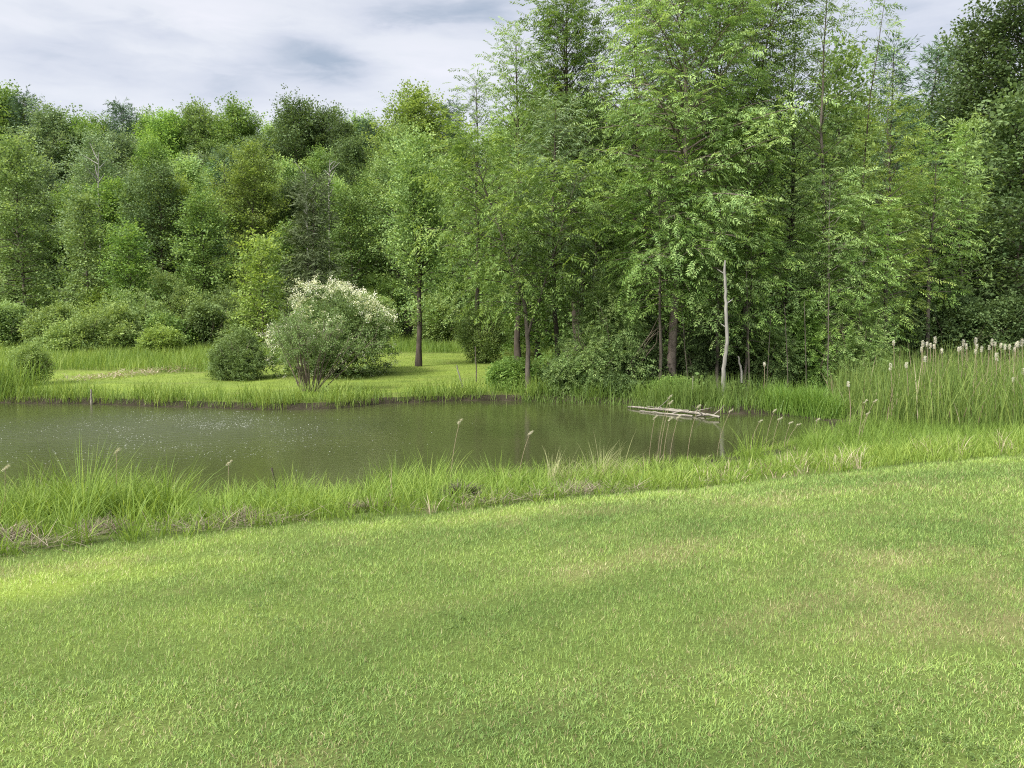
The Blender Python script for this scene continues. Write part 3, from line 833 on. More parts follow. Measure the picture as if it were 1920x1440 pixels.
def flowering():
    y = FB[1]; H = at_y(622, 513, y)[2] - FB[2]; R = 132 / F * y
    r = np.random.default_rng(200)
    root = put_bush('flowering_shrub', 'big round shrub covered with cream blossom on the lawn beyond the pond', 'shrub', FB,
                    gen_bush(r, R, H, 18, 'broad', .20, 3600, bump=.30, inner=.55, lobes=16), 'olive')
    me = next(c for c in root.children if c.name.startswith('foliage')).data; fv = np.empty(len(me.vertices) * 3); me.vertices.foreach_get('co', fv); fv = fv.reshape(-1, 3)[::16]
    rel = (fv - [0, 0, H * .42]) / [R, R, H * .58]; rr_ = np.linalg.norm(rel, axis=1); u = norm(rel)
    sc_ = u[:, 2] - .30 * u[:, 0] - .15 * u[:, 1] + .35 * (fbm(fv[:, 0] * 1.3 + 9, fv[:, 2] * 1.3, 5) - .5)
    k = (rr_ > .72) & (r.random(len(fv)) < np.clip(.06 + .60 * smooth(-.30, .60, sc_), 0, 1)); fv, u = fv[k], u[k]; n = len(fv)
    V, Q, T = instance('fine', fv + u * .05, u + r.normal(0, .5, (n, 3)), r.uniform(.10, .21, n), r.uniform(.2, .95, n), r, .8)
    mesh_np('blossom', V, Q, M['blossom'], root, T)


flowering()


def vase_shrub():
    b = base_at(578, 24.6); r = np.random.default_rng(201); y = b[1]
    H = at_y(578, 600, y)[2] - b[2]
    root = thing('vase_shrub', 'multi-stemmed shrub with bare fanned stems at the pond bank before the blossom', 'shrub', b)
    tg = Geo(); P, D, SC, TN = [], [], [], []
    for i in range(34):
        a = r.uniform(0, 2 * pi); o = abs(r.normal(0, .42)) + .06
        p0 = np.array([cos(a) * .38 * r.random(), sin(a) * .3 * r.random(), -.05])
        ln = H * r.uniform(.8, 1.05) * (1 + .15 * o)
        q = bez(p0, [cos(a) * o * 1.25, sin(a) * o * .9, 1], ln, -.12 * o, 8, .04, r)
        tube(tg, q, np.linspace(.022, .004, 8), 6)
        for j in range(9):
            w, d = path_at(q, r.uniform(.52, .98)); s = bez(w, d + r.normal(0, .7, 3), r.uniform(.35, .75), -.15, 5, .05, r)
            tube(tg, s, [.008, .006, .005, .003, .002], 3)
            for k in range(6):
                e, ed = path_at(s, r.uniform(.15, 1)); P.append(e); D.append(ed + r.normal(0, .7, 3)); SC.append(r.uniform(.10, .19)); TN.append(r.normal(.45, .12))
    tg.build('stems', M['twig'], root, True)
    V, Q, T = instance('fine', np.array(P), np.array(D), np.array(SC), np.array(TN), r, .6)
    mesh_np('foliage', V, Q, M['olive'], root, T)


vase_shrub()
B('dark_shrub', 'dusky round shrub on the lawn left of the blossoming shrub', 440, 28.5, 614, 64, 'duskshrub', 202, tpl='broad', sz=.16, n=1500, bump=.45, lobes=10, shoots=90)
B('small_shrub', 'small shrub with a low dark base at the left end of the far lawn', 50, 27, 622, 44, 'shrub', 203, tpl='fine', sz=.24, n=520, bump=.5, lobes=9, shoots=70)
B('lawn_shrub', 'yellow-green spreading shrub right of the lone lawn tree', 905, 36, 572, 62, 'shrub', 204, tpl='fine', sz=.28, n=1100, low=.1, bump=.35, sk=.6)
B('round_shrub', 'big rounded green bush at the meadow edge, left of the pond view', 195, 41, 568, 96, 'shrub', 205, tpl='broad', sz=.32, n=2300, low=.25, bump=.35)
B('round_shrub', 'bush leaning against the big rounded one at the far left', 95, 42, 566, 62, 'shrub', 206, tpl='broad', sz=.36, n=1100, low=.25, bump=.35)
B('round_shrub', 'darker bush between the big rounded bush and the reddish one', 318, 42, 580, 54, 'maple', 207, tpl='broad', sz=.34, n=1000, low=.25, bump=.35)
B('reddish_shrub', 'dull reddish-brown bush behind the dusky lawn shrub', 385, 43, 556, 52, 'duskshrub', 208, tpl='broad', sz=.34, n=1100, low=.25, bump=.35)
B('round_shrub', 'light green bush hidden partly by the blossoming shrub', 460, 43, 560, 58, 'shrub', 209, tpl='broad', sz=.34, n=1000, low=.2, bump=.35)
B('round_shrub', 'grey-green bush under the pale slender trees at far left', 255, 47, 535, 80, 'pale', 210, tpl='broad', sz=.32, n=1300, low=.2, bump=.35)
B('round_shrub', 'bushy sapling beside the left border of the view', 10, 42, 560, 62, 'pale', 211, tpl='broad', sz=.32, n=1300, low=.2, bump=.4)
B('round_shrub', 'light bush behind the lone lawn tree, left of its trunk', 700, 50, 540, 55, 'shrub', 212, tpl='broad', sz=.32, n=1300, low=.2, bump=.35)
B('round_shrub', 'bright bush right behind the trunk of the lone lawn tree', 815, 50, 545, 60, 'shrub', 213, tpl='broad', sz=.32, n=1300, low=.2, bump=.35)
B('round_shrub', 'green bush behind the leaning yellow-green tree', 940, 48, 540, 60, 'shrub', 214, tpl='broad', sz=.32, n=1300, low=.2, bump=.35)
B('round_shrub', 'low pale bush between the reddish bush and the small lime tree', 430, 48, 532, 60, 'pale', 215, tpl='broad', sz=.36, n=800, low=.2, bump=.35)

B('round_shrub', 'pale leafy bush low in front of the slender pale tree', 165, 56, 500, 70, 'pale', 216, tpl='broad', sz=.32, n=1300)
B('round_shrub', 'soft green bush below the deep dark gap of the wood', 300, 55, 498, 70, 'shrub', 217, tpl='broad', sz=.32, n=1300)
B('round_shrub', 'green bush under the deep green tree right of the dark gap', 385, 57, 505, 66, 'ash', 218, tpl='broad', sz=.32, n=1300)
B('round_shrub', 'leafy bush at the left border under the tall light tree', 50, 57, 495, 80, 'ash', 219, tpl='broad', sz=.36, n=1100)
B('round_shrub', 'bush behind the right shoulder of the blossoming shrub', 720, 56, 500, 66, 'maple', 220, tpl='broad', sz=.32, n=1300)
B('round_shrub', 'shaded bush behind the lone lawn tree and the yellow-green shrub', 880, 55, 500, 80, 'maple', 221, tpl='broad', sz=.36, n=1100)

B('round_shrub', 'low bright bush edging the meadow between the big rounded bush and the left border', 120, 39.5, 600, 52, 'shrub', 222, tpl='broad', sz=.3, n=900)
B('round_shrub', 'low yellow-green bush edging the meadow left of the reddish bush', 300, 40, 606, 46, 'lime', 223, tpl='broad', sz=.28, n=700)
B('round_shrub', 'sunlit bush peeping over the top of the big rounded bush', 190, 50, 528, 70, 'lime', 224, tpl='broad', sz=.32, n=1000)
B('round_shrub', 'sunlit bush between the pale low bush and the deep green tree', 350, 50, 530, 62, 'shrub', 225, tpl='broad', sz=.32, n=1000)

# ------------------------------------------------------------------ front row of the wood at the left
FR = dict(tpl='far2', sz=.50, gap=.36, lo=-2, hi=60, nprim=72)
G('maple_tree', 'tall light green tree in the front row at the left edge', 55, 52, 278, 80, 'bark', 'pale', 301, cb=.1, env='oval', **FR)
G('pale_slender_tree', 'pale slender tree with fine layered branches at left', 165, 50, 378, 58, 'bark', 'pale', 302, cb=.1, env='cone', **FR)
G('small_maple_tree', 'small pale tree in front of the deep dark gap', 252, 49, 442, 36, 'bark', 'ash', 303, cb=.1, env='oval', **FR)
G('maple_tree', 'deep green tree standing right of the dark gap', 385, 53, 378, 62, 'barkdark', 'maple', 304, cb=.08, env='oval', **FR)
G('lime_green_tree', 'small bright yellow-green tree above the left of the blossoming shrub', 490, 42, 458, 38, 'bark', 'lime', 305, cb=.08, env='oval', tpl='broad', sz=.46, gap=.34, lo=5, hi=60, nprim=44, tip=.4)
G('pine_tree', 'dull brownish-grey pine behind the blossoming shrub', 590, 49, 342, 60, 'barkdark', 'brownpine', 306, cb=.05, env='cone', tpl='needle', sz=.7, gap=.33, lo=0, hi=45, nprim=90)
G('maple_tree', 'yellow-green spreading tree left of the brownish pine', 480, 60, 288, 85, 'bark', 'lime', 307, cb=.1, env='oval', **FR)
G('maple_tree', 'mid green tree right of the brownish pine', 662, 56, 372, 52, 'bark', 'maple', 308, cb=.08, env='oval', **FR)
G('maple_tree', 'tall soft green tree rising behind the lone lawn tree', 755, 58, 248, 68, 'bark', 'walnut', 309, cb=.08, env='oval', **FR)
G('maple_tree', 'tree with a dark side between lawn tree and leaning tree', 850, 56, 330, 58, 'bark', 'maple', 310, cb=.08, env='oval', **FR)
G('maple_tree', 'light tree at the left border below the brown-tinged skyline tree', 5, 56, 330, 62, 'bark', 'pale', 311, cb=.08, env='oval', **FR)
G('bluish_tree', 'bluish grey-green tree with faint bare twigs on the left hillside', 185, 66, 268, 62, 'barkpale', 'grey', 312, cb=.2, env='oval', **FR)
G('dark_maple_tree', 'dark green tree in the shade right of the small pale tree', 310, 60, 330, 60, 'barkdark', 'dark', 313, cb=.08, env='round', **FR)
G('dark_maple_tree', 'very dark tree forming the deep gap left of centre', 268, 62, 345, 50, 'barkdark', 'dark', 314, cb=.05, env='oval', **FR)
G('dark_conifer', 'small bluish dark conifer low on the hillside left of the yellow-green tree', 435, 62, 305, 26, 'barkdark', 'pine', 315, cb=.1, env='cone', tpl='needle', sz=.8, gap=.42, lo=0, hi=50, nprim=54)
G('maple_tree', 'small leafy tree between the small lime tree and the pine', 545, 50, 440, 40, 'bark', 'maple', 316, cb=.08, env='oval', **FR)

# the hillside: prototypes, then copies
HP = []
for k, (lf, env, sd, tp) in enumerate((('maple', 'round', 401, 'far'), ('ash', 'oval', 402, 'far'), ('dark', 'round', 403, 'far'), ('walnut', 'oval', 404, 'far'),
                                       ('lime', 'round', 405, 'far'), ('pine', 'cone', 406, 'needle'), ('grey', 'oval', 407, 'far'))):
    r = np.random.default_rng(sd)
    if tp == 'needle': geo = gen_tree(r, 12, 2.6, .08, env, 80, 'needle', .95, .45, 0, 50, tube_sides=4)
    else: geo = gen_tree(r, 12, 3.7, .05, env, 84, 'far2', .62, .46, 0, 65, tube_sides=4, secden=1.1)
    HP.append(put_tree(('hillside_conifer' if tp == 'needle' else 'hillside_tree'), None, 'tree', (0, 0, 0), geo, 'bark', lf))
used = [False] * len(HP)
KEY = [  # px, top py, depth, prototype, label
    (60, 182, 92, 5, 'dark conifer group top highest on the left skyline'),
    (30, 192, 94, 0, 'leafy dark tree at the left end of the skyline'),
    (245, 197, 100, 5, 'lone spiky conifer breaking the left skyline'),
    (110, 215, 90, 6, 'dull brownish tree right of the highest left conifer'),
    (375, 205, 98, 3, 'thin-topped tree on the skyline above the small bluish conifer'),
    (450, 214, 98, 0, 'tree on the skyline above the yellow-green spreading tree'),
    (565, 208, 95, 2, 'dark rounded skyline tree above the brownish pine'),
    (620, 222, 98, 2, 'skyline tree just right of the dark rounded one'),
    (700, 230, 96, 5, 'small dark skyline conifer left of the pale rounded crown'),
    (775, 192, 88, 4, 'pale rounded crown highest on the skyline left of the grove'),
    (840, 196, 94, 5, 'dark conifer touching the left flank of the grove'),
    (320, 222, 96, 1, 'flat green crown on the skyline between conifer and thin-topped tree'),
    (170, 232, 92, 1, 'green crown in the skyline dip near the left'),
]
rr = np.random.default_rng(77)
items = [(px, y, top, k, lab) for px, top, y, k, lab in KEY]
COMMON = 'leafy green tree among the many similar crowns on the wooded hillside'
for row, (yb, t0, step) in enumerate(((66, 325, 80), (74, 285, 74), (84, 250, 68), (95, 226, 62))):
    px = -90 + row * 23
    while px < 1010:
        if row >= 2 and any(abs(px - q[0]) < 26 and abs(q[1] - yb) < 12 for q in items[:13]):
            px += step * .6; continue
        items.append((px + rr.uniform(-14, 14), yb + rr.uniform(-3, 4), t0 + 26 + rr.uniform(-14, 30), int(rr.choice([0, 0, 1, 1, 3, 3, 4, 6, 2])), COMMON))
        px += step * rr.uniform(.8, 1.2)
for px in range(1040, 2060, 95):
    items.append((px + rr.uniform(-20, 20), 62 + rr.uniform(-4, 6), 240 + rr.uniform(-30, 40), int(rr.choice([0, 2, 2, 3])), COMMON))
for px in range(-60, 900, 44):
    items.append((px + rr.uniform(-12, 12), 104 + rr.uniform(-3, 3), 238 + rr.uniform(-8, 18), int(rr.choice([0, 1, 2, 3, 3])), COMMON))
for px in range(1000, 2060, 90):
    items.append((px + rr.uniform(-20, 20), 44 + rr.uniform(-3, 5), 260 + rr.uniform(-40, 60) if px < 1600 else 380 + rr.uniform(-60, 40), int(rr.choice([0, 2, 2, 1])), COMMON))
for px, y, top, k, lab in items:
    o = HP[k] if not used[k] else copy_tree(HP[k]); used[k] = True
    b = base_at(px, y); H = max(6.0, at_y(px, top + 7, y)[2] - b[2]); s = H / 12
    o.location = tuple(b); w = s * rr.uniform(.85, 1.1)
    if k == 5: w *= .9
    o.scale = (w, w, s); o.rotation_euler = (0, 0, rr.uniform(0, 6.28))
    o['label'] = lab; o['group'] = 'trees on the wooded hillside'

# ------------------------------------------------------------------ dead wood


def dead_things():
    r = np.random.default_rng(500)
    pts = [(1355, 764), (1356, 740), (1357, 700), (1361, 660), (1363, 640), (1362, 600), (1361, 560), (1359, 520), (1360, 488)]
    y = on_z(1355, 764)[1]
    P = np.array([at_y(a, b, y) for a, b in pts]); b0 = P[0].copy(); b0[2] = 0
    root = thing('dead_tree', 'bleached bare dead trunk standing in the water at the grove edge', 'dead tree', b0)
    g = Geo(); Q = P - b0; Q[0, 2] = -.4
    t = np.linspace(0, 1, 30); Qs = np.stack([np.interp(t, np.linspace(0, 1, len(Q)), Q[:, i]) for i in range(3)], -1)
    Qs[:, :2] += r.normal(0, .008, (30, 2))
    rad = np.interp(t, [0, .1, .5, .9, 1], [.076, .060, .050, .038, .021]) * (1 + r.normal(0, .05, 30))
    tube(g, Qs, rad, 9); g.build('trunk', M['deadwood'], root, True)
    for h, a, ln in ((.58, 2.6, .16), (.72, .3, .22), (.9, 2.9, .2)):
        p, d = path_at(Qs, h); g2 = Geo(); tube(g2, bez(p, [cos(a), sin(a), .6], ln + .05, .2, 4, .05, r), [.022, .016, .012, .004], 5)
        g2.build('branch_stub', M['deadwood'], root, True)

    def log(name, label, a, b, r0, r1, za=.05, zb=.05, sag=0.0, twigs=()):
        A = on_z(*a, za); C = on_z(*b, zb); c = (A + C) / 2; c[2] = 0
        rt = thing(name, label, 'log', c)
        tt = np.linspace(0, 1, 14)[:, None]; Pp = A * (1 - tt) + C * tt - c
        Pp[:, 1] += np.cumsum(r.normal(0, .012, 14)); Pp[:, 2] += np.sin(tt[:, 0] * pi) * sag + r.normal(0, .006, 14)
        gg = Geo(); tube(gg, Pp, np.linspace(r0, r1, 14) * (1 + r.normal(0, .06, 14)), 8); gg.build('stem', M['log'], rt, True)
        for s, dx, dz, l_ in twigs:
            p, d = path_at(Pp, s); g3 = Geo()
            tube(g3, bez(p, [dx, -.25, dz], l_, -.1, 6, .12, r), np.linspace(.018, .005, 6), 5); g3.build('branch', M['log'], rt, True)
    log('fallen_log', 'longest pale fallen log lying in the water left of the dead trunk', (1178, 763), (1322, 777), .024, .040, .035, .045, .02, ((.4, .3, .35, .5), (.85, .6, .3, .5), (.95, .8, .05, .7)))
    log('fallen_log', 'shorter dark log floating in front of the longest pale log', (1200, 771), (1298, 780), .016, .026, .02, .03, 0, ((.6, .4, .2, .4),))
    log('fallen_log', 'thin log tilted up behind the longest pale log', (1212, 762), (1292, 770), .014, .02, .06, .10)
    log('fallen_branch', 'short crooked branch in the water beside the foot of the dead trunk', (1306, 780), (1350, 783), .02, .03, .02, .05, .05, ((.3, -.5, .4, .45), (.7, .5, .5, .4)))

    def pole(name, label, cat, px, pb, pt, y, rad, mat, lean=0.0):
        a = at_y(px, pb, y); b = at_y(px + lean, pt, y); rt = thing(name, label, cat, a)
        tt = np.linspace(0, 1, 8)[:, None]; Pp = (b - a) * tt; Pp[0, 2] -= .3; Pp[:, :2] += r.normal(0, rad * .25, (8, 2))
        gg = Geo(); tube(gg, Pp, np.linspace(rad, rad * .7, 8), 7); gg.build('shaft', M[mat], rt, True); return rt, gg, Pp
    pole('stake', 'thin pale stake stuck in the far water edge at left', 'stake', 171, 752, 730, 22.4, .03, 'log')
    pole('stake', 'pale upright dead stem before the reddish trunk', 'stake', 1299, 745, 705, 22.6, .022, 'log')
    rt, _, Pp = pole('bank_stick', 'dark burnt looking stick standing in the near bank grass', 'stick', 519, 925, 877, 9.6, .017, 'barkdark', -10)
    pole('bare_sapling', 'thin pale bare stem in front of the far lawn', 'sapling', 868, 728, 685, 24.6, .025, 'deadwood', -12)
    pole('bare_sapling', 'thin dark bare stem near the pale stem on the far bank', 'sapling', 893, 700, 650, 27, .022, 'bark', -2)
    pole('bare_sapling', 'short white-barked stem right of the dead trunk', 'sapling', 1391, 700, 668, 24, .035, 'deadwood', -7)
    for px, pb, pt, rad, lab in ((1405, 705, 560, .03, 'thin grey stem in the shade just right of the dead trunk'), (1438, 715, 640, .022, 'thin stem under the pale sprayed shrub'),
                                 (1478, 712, 630, .022, 'thin grey stem behind the bright sedge clump, leftmost of three'), (1512, 710, 625, .018, 'thin grey stem behind the bright sedge clump, middle of three'),
                                 (1552, 700, 590, .028, 'thin grey stem behind the bright sedge clump, rightmost of three'), (1290, 720, 620, .022, 'thin dark stem just right of the reddish trunk')):
        pole('bare_sapling', lab, 'sapling', px, pb, pt - 60, 23.9, rad * .6, 'bark', r.uniform(-14, 14))
    for lab, px, pb, pt, y, ln in (('pale bare dead treetop left of centre on the hillside', 577, 420, 318, 60, -4), ('forked bare dead treetop right of the other dead one', 614, 420, 300, 60, 4), ('bare bleached twigs in the bluish grey-green tree', 182, 345, 285, 63, 2)):
        a = at_y(px, pb, y); b = at_y(px + ln, pt, y); gz = hz(a[0], y)
        rt = thing('dead_treetop', lab, 'dead tree', (a[0], y, gz)); gg = Geo()
        top = b - np.array([a[0], y, gz]); Pp = np.linspace(0, 1, 10)[:, None] * top
        Pp[:, :2] += r.normal(0, .05, (10, 2)); tube(gg, Pp, np.linspace(.09, .02, 10), 6); gg.build('trunk', M['deadwood'], rt, True)
        gb = Geo()
        for i in range(12):
            p, d = path_at(Pp, r.uniform(.6, .98)); tube(gb, bez(p, [r.normal(0, .7), r.normal(0, .7), 1], r.uniform(.8, 1.7), .1, 5, .1, r), np.linspace(.045, .012, 5), 4)
        gb.build('branches', M['deadwood'], rt, True)


dead_things()

# ------------------------------------------------------------------ grass


def blades(P, Hh, az, lean, w, tone, r, segs=3, curl=1.0, lie=0.0):
    """Strips: P base (n,3), length Hh, heading az, lean 0 upright .. 1+ arching over."""
    n = len(P); t = np.linspace(0, 1, segs + 1)
    dx, dy = np.cos(az), np.sin(az)
    ang0 = .12 + .25 * lean + lie * r.uniform(.6, 1.25, n); ang = ang0[:, None] + lean[:, None] * 1.5 * curl * t[None] ** 1.3      # angle from vertical
    st = Hh[:, None] / segs
    cx = np.concatenate([np.zeros((n, 1)), np.cumsum(np.sin(ang[:, :-1]) * st, 1)], 1)
    cz = np.concatenate([np.zeros((n, 1)), np.cumsum(np.cos(ang[:, :-1]) * st, 1)], 1)
    C = np.stack([P[:, 0:1] + dx[:, None] * cx, P[:, 1:2] + dy[:, None] * cx, P[:, 2:3] + cz], -1)
    tw = r.uniform(0, pi, n)
    sx_, sy_ = np.cos(az + pi / 2 + (tw - pi / 2) * .6), np.sin(az + pi / 2 + (tw - pi / 2) * .6)
    ww = w[:, None] * np.maximum(1 - t[None] ** 2.2, .06) * (.75 + .25 * np.minimum(1, t[None] * 4))
    Sd = np.stack([sx_, sy_, np.zeros(n)], -1)[:, None] * ww[..., None] * .5
    V = np.stack([C - Sd, C + Sd], 2).reshape(n, -1, 3)
    m = (segs + 1) * 2
    i = np.arange(segs) * 2
    q = np.stack([i, i + 1, i + 3, i + 2], -1)
    Q = (np.arange(n)[:, None, None] * m + q[None]).reshape(-1, 4)
    return V.reshape(-1, 3), Q, np.repeat(np.clip(tone, 0, 1), m)


def build_lawn():
    r = np.random.default_rng(600)
    Vs, Qs, Ts = [], [], []; n0 = 0
    # (nearest y, farthest y, blades per m2, length, width, segments)
    for y0, y1, dens, hh, w, sg in ((1.5, 3.6, 17000, .026, .0031, 2), (3.6, 5.2, 11000, .029, .0040, 1), (5.2, 7.5, 6500, .034, .0054, 1), (7.5, 12.5, 3000, .042, .0078, 1)):
        hwid = y1 * .70 + 3.2; n = int((y1 - y0) * hwid * 2 * dens)
        x = r.uniform(-hwid, hwid, n); y = r.uniform(y0, y1, n)
        k = (np.abs(x) < y * .70 + 3.1) & ((np.abs(x) < y * .70 + .5) | (r.random(n) < .55)) & (y < lawn_edge_y(x) + .15 * (fbm(x * 2, y * 2, 71) - .5) + r.normal(0, .06, n))
        cl = fbm(x * 9, y * 9, 81) * .6 + fbm(x * 23, y * 23, 82) * .4   # tufting
        k &= r.random(n) < .35 + 1.0 * smooth(.3, .7, cl)
        x, y, cl = x[k], y[k], cl[k]; n = len(x)
        P = np.stack([x, y, height(x, y) - .004], -1)
        dry = lawn_dry(x, y); tn = lawn_tone(x, y) + r.normal(0, .24, n)
        h = hh * r.uniform(.55, 1.35, n) * (.75 + .6 * cl)
        V, Q, T = blades(P, h, r.uniform(0, 2 * pi, n), np.abs(r.normal(.65, .35, n)), w * r.uniform(.7, 1.4, n), tn + .22 * (r.random(n) < .12), r, sg, 1.0, r.uniform(0, 1, n) ** 1.6 * 1.1)
        isdry = r.random(n) < .10 + .45 * dry
        T = np.where(np.repeat(isdry, (sg + 1) * 2), -1 - T, T)   # split below
        Vs.append(V.reshape(n, -1, 3)); Ts.append(T.reshape(n, -1)); Qs.append((sg, isdry))
    for dry in (False, True):
        g = Geo()
        for V, T, (sg, isd) in zip(Vs, Ts, Qs):
            m = isd == dry; v = V[m]; k = v.shape[1]
            i = np.arange(sg) * 2; q = np.stack([i, i + 1, i + 3, i + 2], -1)
            Q = (np.arange(len(v))[:, None, None] * k + q[None]).reshape(-1, 4)
            t = T[m].ravel(); g.add(v.reshape(-1, 3), Q, -1 - t if dry else t)
        o = g.build('dry_lawn_grass' if dry else 'lawn_grass', M['lawnstraw' if dry else 'lawnblade'])
        tag(o, 'dry straw-coloured clippings and blades mixed through the near lawn' if dry else 'short mown green grass of the near lawn', 'grass', kind='stuff')


build_lawn()


def clover():
    r = np.random.default_rng(640); n = 30000
    y = r.uniform(2.1, 6.5, n); x = r.uniform(-1, 1, n) * (y * .72 + .3)
    k = fbm(x * 1.4 + 3, y * 1.4, 87) * .6 + fbm(x * 5, y * 5, 88) * .4 > .66 + .15 * r.random(n) - .04 * (y < 3.4); x, y = x[k], y[k]; n = len(x)
    P = np.stack([x, y, height(x, y) + r.uniform(.012, .034, n)], -1); a = r.uniform(0, 2 * pi, n)
    V, Q, T = instance('broad', P, np.stack([np.cos(a), np.sin(a), np.zeros(n)], -1), r.uniform(.018, .034, n), r.normal(.4, .2, n), r, .35)
    tag(mesh_np('clover_leaves', V, Q, M['clover'], None, T), 'patches of small dark clover leaves in the near lawn', 'clover', kind='stuff')


clover()


def bank_region(r, n, dmin, dmax):
    x = r.uniform(-13, 15, n); y = r.uniform(5, 16.5, n); d = poly_sd(x, y, POND); ey = lawn_edge_y(x)
    k = (y > ey - .05) & (d > dmin) & (np.abs(x) < y * .70 + 3.1) & (y < np.interp(x, [4, 7, 9, 13], [16.5, 15.8, 14.5, 14])) & (d < dmax)
    return x[k], y[k], d[k]


def build_bank():
    r = np.random.default_rng(700); g = Geo(); gs = Geo()
    BHP = [-400, 0, 60, 140, 300, 345, 400, 520, 600, 640, 720, 800, 860, 940, 1040, 1130, 1200, 1350, 1500, 1700, 1950]
    BHV = [.50, .48, .50, .54, .50, .26, .42, .42, .34, .30, .44, .46, .36, .32, .38, .38, .34, .30, .32, .34, .34]
    tx, ty, td = bank_region(r, 8900, -.12, 9)
    for x, y, d in zip(tx, ty, td):
        tall = .28 + 1.15 * float(fbm(np.array([x * 1.1]), np.array([y * 1.1]), 91)[0])
        if tall < .72 and r.random() < .45: continue
        edge = min(1, max(.1, (y - float(lawn_edge_y(x))) / .45))
        right = float(smooth(1.0, 4.0, np.array(x)))
        nb = int(r.integers(8, 22) * (1.1 if x < 0 else 1.0))
        a = r.uniform(0, 2 * pi, nb); rad = np.abs(r.normal(0, .07, nb))
        bx, by = x + np.cos(a) * rad, y + np.sin(a) * rad
        P = np.stack([bx, by, height(bx, by) - .02], -1)
        hb = float(np.interp(x / y * F + 960, BHP, BHV)); h = (hb * (.35 + .75 * tall) * (.42 + .58 * edge)) * (1 - .45 * right * float(smooth(.8, 3.6, np.array(y - float(lawn_edge_y(x)))))) * r.uniform(.45, 1.3, nb)
        V, Q, T = blades(P, h, a + r.normal(0, .5, nb), np.abs(r.normal(.78, .36, nb)), r.uniform(.005, .0115, nb), r.normal(.48 + .12 * right, .20, nb) + .5 * (tall - .85), r, 4)
        if r.random() < .02 + .12 * right: gs.add(V, Q, T)
        else: g.add(V, Q, T)
    n = 70000; x, y, d = bank_region(r, n, -.05, 9); n = len(x); P = np.stack([x, y, height(x, y) - .01], -1)
    V, Q, T = blades(P, r.uniform(.06, .20, n), r.uniform(0, 2 * pi, n), np.abs(r.normal(.6, .35, n)), r.uniform(.004, .009, n), r.normal(.42, .24, n), r, 2); g.add(V, Q, T)
    # dead thatch along the foot of the bank
    n = 5000; x = r.uniform(-7.5, 2.6, n); y = lawn_edge_y(x) + np.abs(r.normal(.10, .26, n)) + .03
    k = r.random(n) < .04 + .8 * smooth(.5, .68, fbm(x * 1.3, y * 1.3 + 3, 95)) ; x, y = x[k], y[k]; n = len(x)
    P = np.stack([x, y, height(x, y) + r.uniform(0, .07, n)], -1)
    V, Q, T = blades(P, r.uniform(.10, .34, n), r.uniform(0, 2 * pi, n), r.uniform(.85, 1.35, n), r.uniform(.004, .007, n), r.normal(.4, .25, n), r, 3, .12, 1.0)
    gt = Geo(); gt.add(V, Q, T)
    tag(g.build('bank_grass', M['bankblade']), 'long bright green grass on the near pond bank', 'grass', kind='stuff')
    tag(gs.build('dry_bank_grass', M['straw']), 'dry straw-coloured stems among the near bank grass', 'grass', kind='stuff')
    tag(gt.build('dead_thatch', M['thatch']), 'flattened brown dead grass along the foot of the near bank', 'dead grass', kind='stuff')


build_bank()


def tussock(label, px, py, y, hgt, n, mat, seed, lean=.5, spread=.16, w=.009, az=None, name='grass_tussock', cat='grass tussock'):
    r = np.random.default_rng(seed); x = at_y(px, 600, y)[0]; b = np.array([x, y, hz(x, y)])
    a = r.uniform(0, 2 * pi, n) if az is None else r.normal(az, .8, n)
    rad = np.abs(r.normal(0, spread, n)); P = np.stack([np.cos(a) * rad, np.sin(a) * rad, np.full(n, -.03)], -1)
    V, Q, T = blades(P, hgt * r.uniform(.45, 1.15, n), a + r.normal(0, .45, n), np.abs(r.normal(lean * 1.35, .35, n)), w * r.uniform(.6, 1.4, n), r.normal(.5, .2, n), r, 6)
    o = mesh_np(name, V, Q, M[mat], None, T); o.location = tuple(b)
    return tag(o, label, cat, 'tussocks on the near bank')


tussock('tall arching bright tussock nearest the left border of the bank', 45, 0, 7.6, .70, 260, 'bankblade', 801)
tussock('largest bright tussock with long arching blades left of the dark stick', 140, 0, 7.8, .90, 320, 'bankblade', 802)
tussock('bushy green tussock with pale blades, right of the largest one', 225, 0, 8.0, .72, 300, 'bankblade', 803)
tussock('tall green tussock before the gap left of the dark stick', 295, 0, 8.2, .80, 300, 'bankblade', 804)
tussock('yellow-green tussock around the dark stick', 530, 0, 9.0, .6, 220, 'bankblade', 805)
tussock('spiky green tussock at the left of the two lone seed stalks', 740, 0, 9.7, .66, 150, 'bankblade', 806, .4)
tussock('tall spiky tussock right below the left lone seed stalk', 800, 0, 9.9, .7, 150, 'bankblade', 807, .4)
tussock('bright low tussock beside the dark brown mound', 930, 0, 10.0, .55, 170, 'bankblade', 808)
tussock('pale straw-tinged tussock leaning right by the dead grass heap', 1035, 0, 9.9, .62, 200, 'drygreen', 809, .6, .2, .007, .4)
tussock('tan dry tussock sweeping right, tallest dry clump of the bank', 1122, 0, 10.6, .72, 200, 'drygreen', 810, .55, .2, .007, .3)
tussock('dark green upright tussock on the right part of the bank', 1415, 0, 12.2, .75, 170, 'bankblade', 811, .35)
tussock('yellow-green tussock at the right part of the bank near the cattails', 1540, 0, 13, .7, 170, 'bankblade', 812, .4)


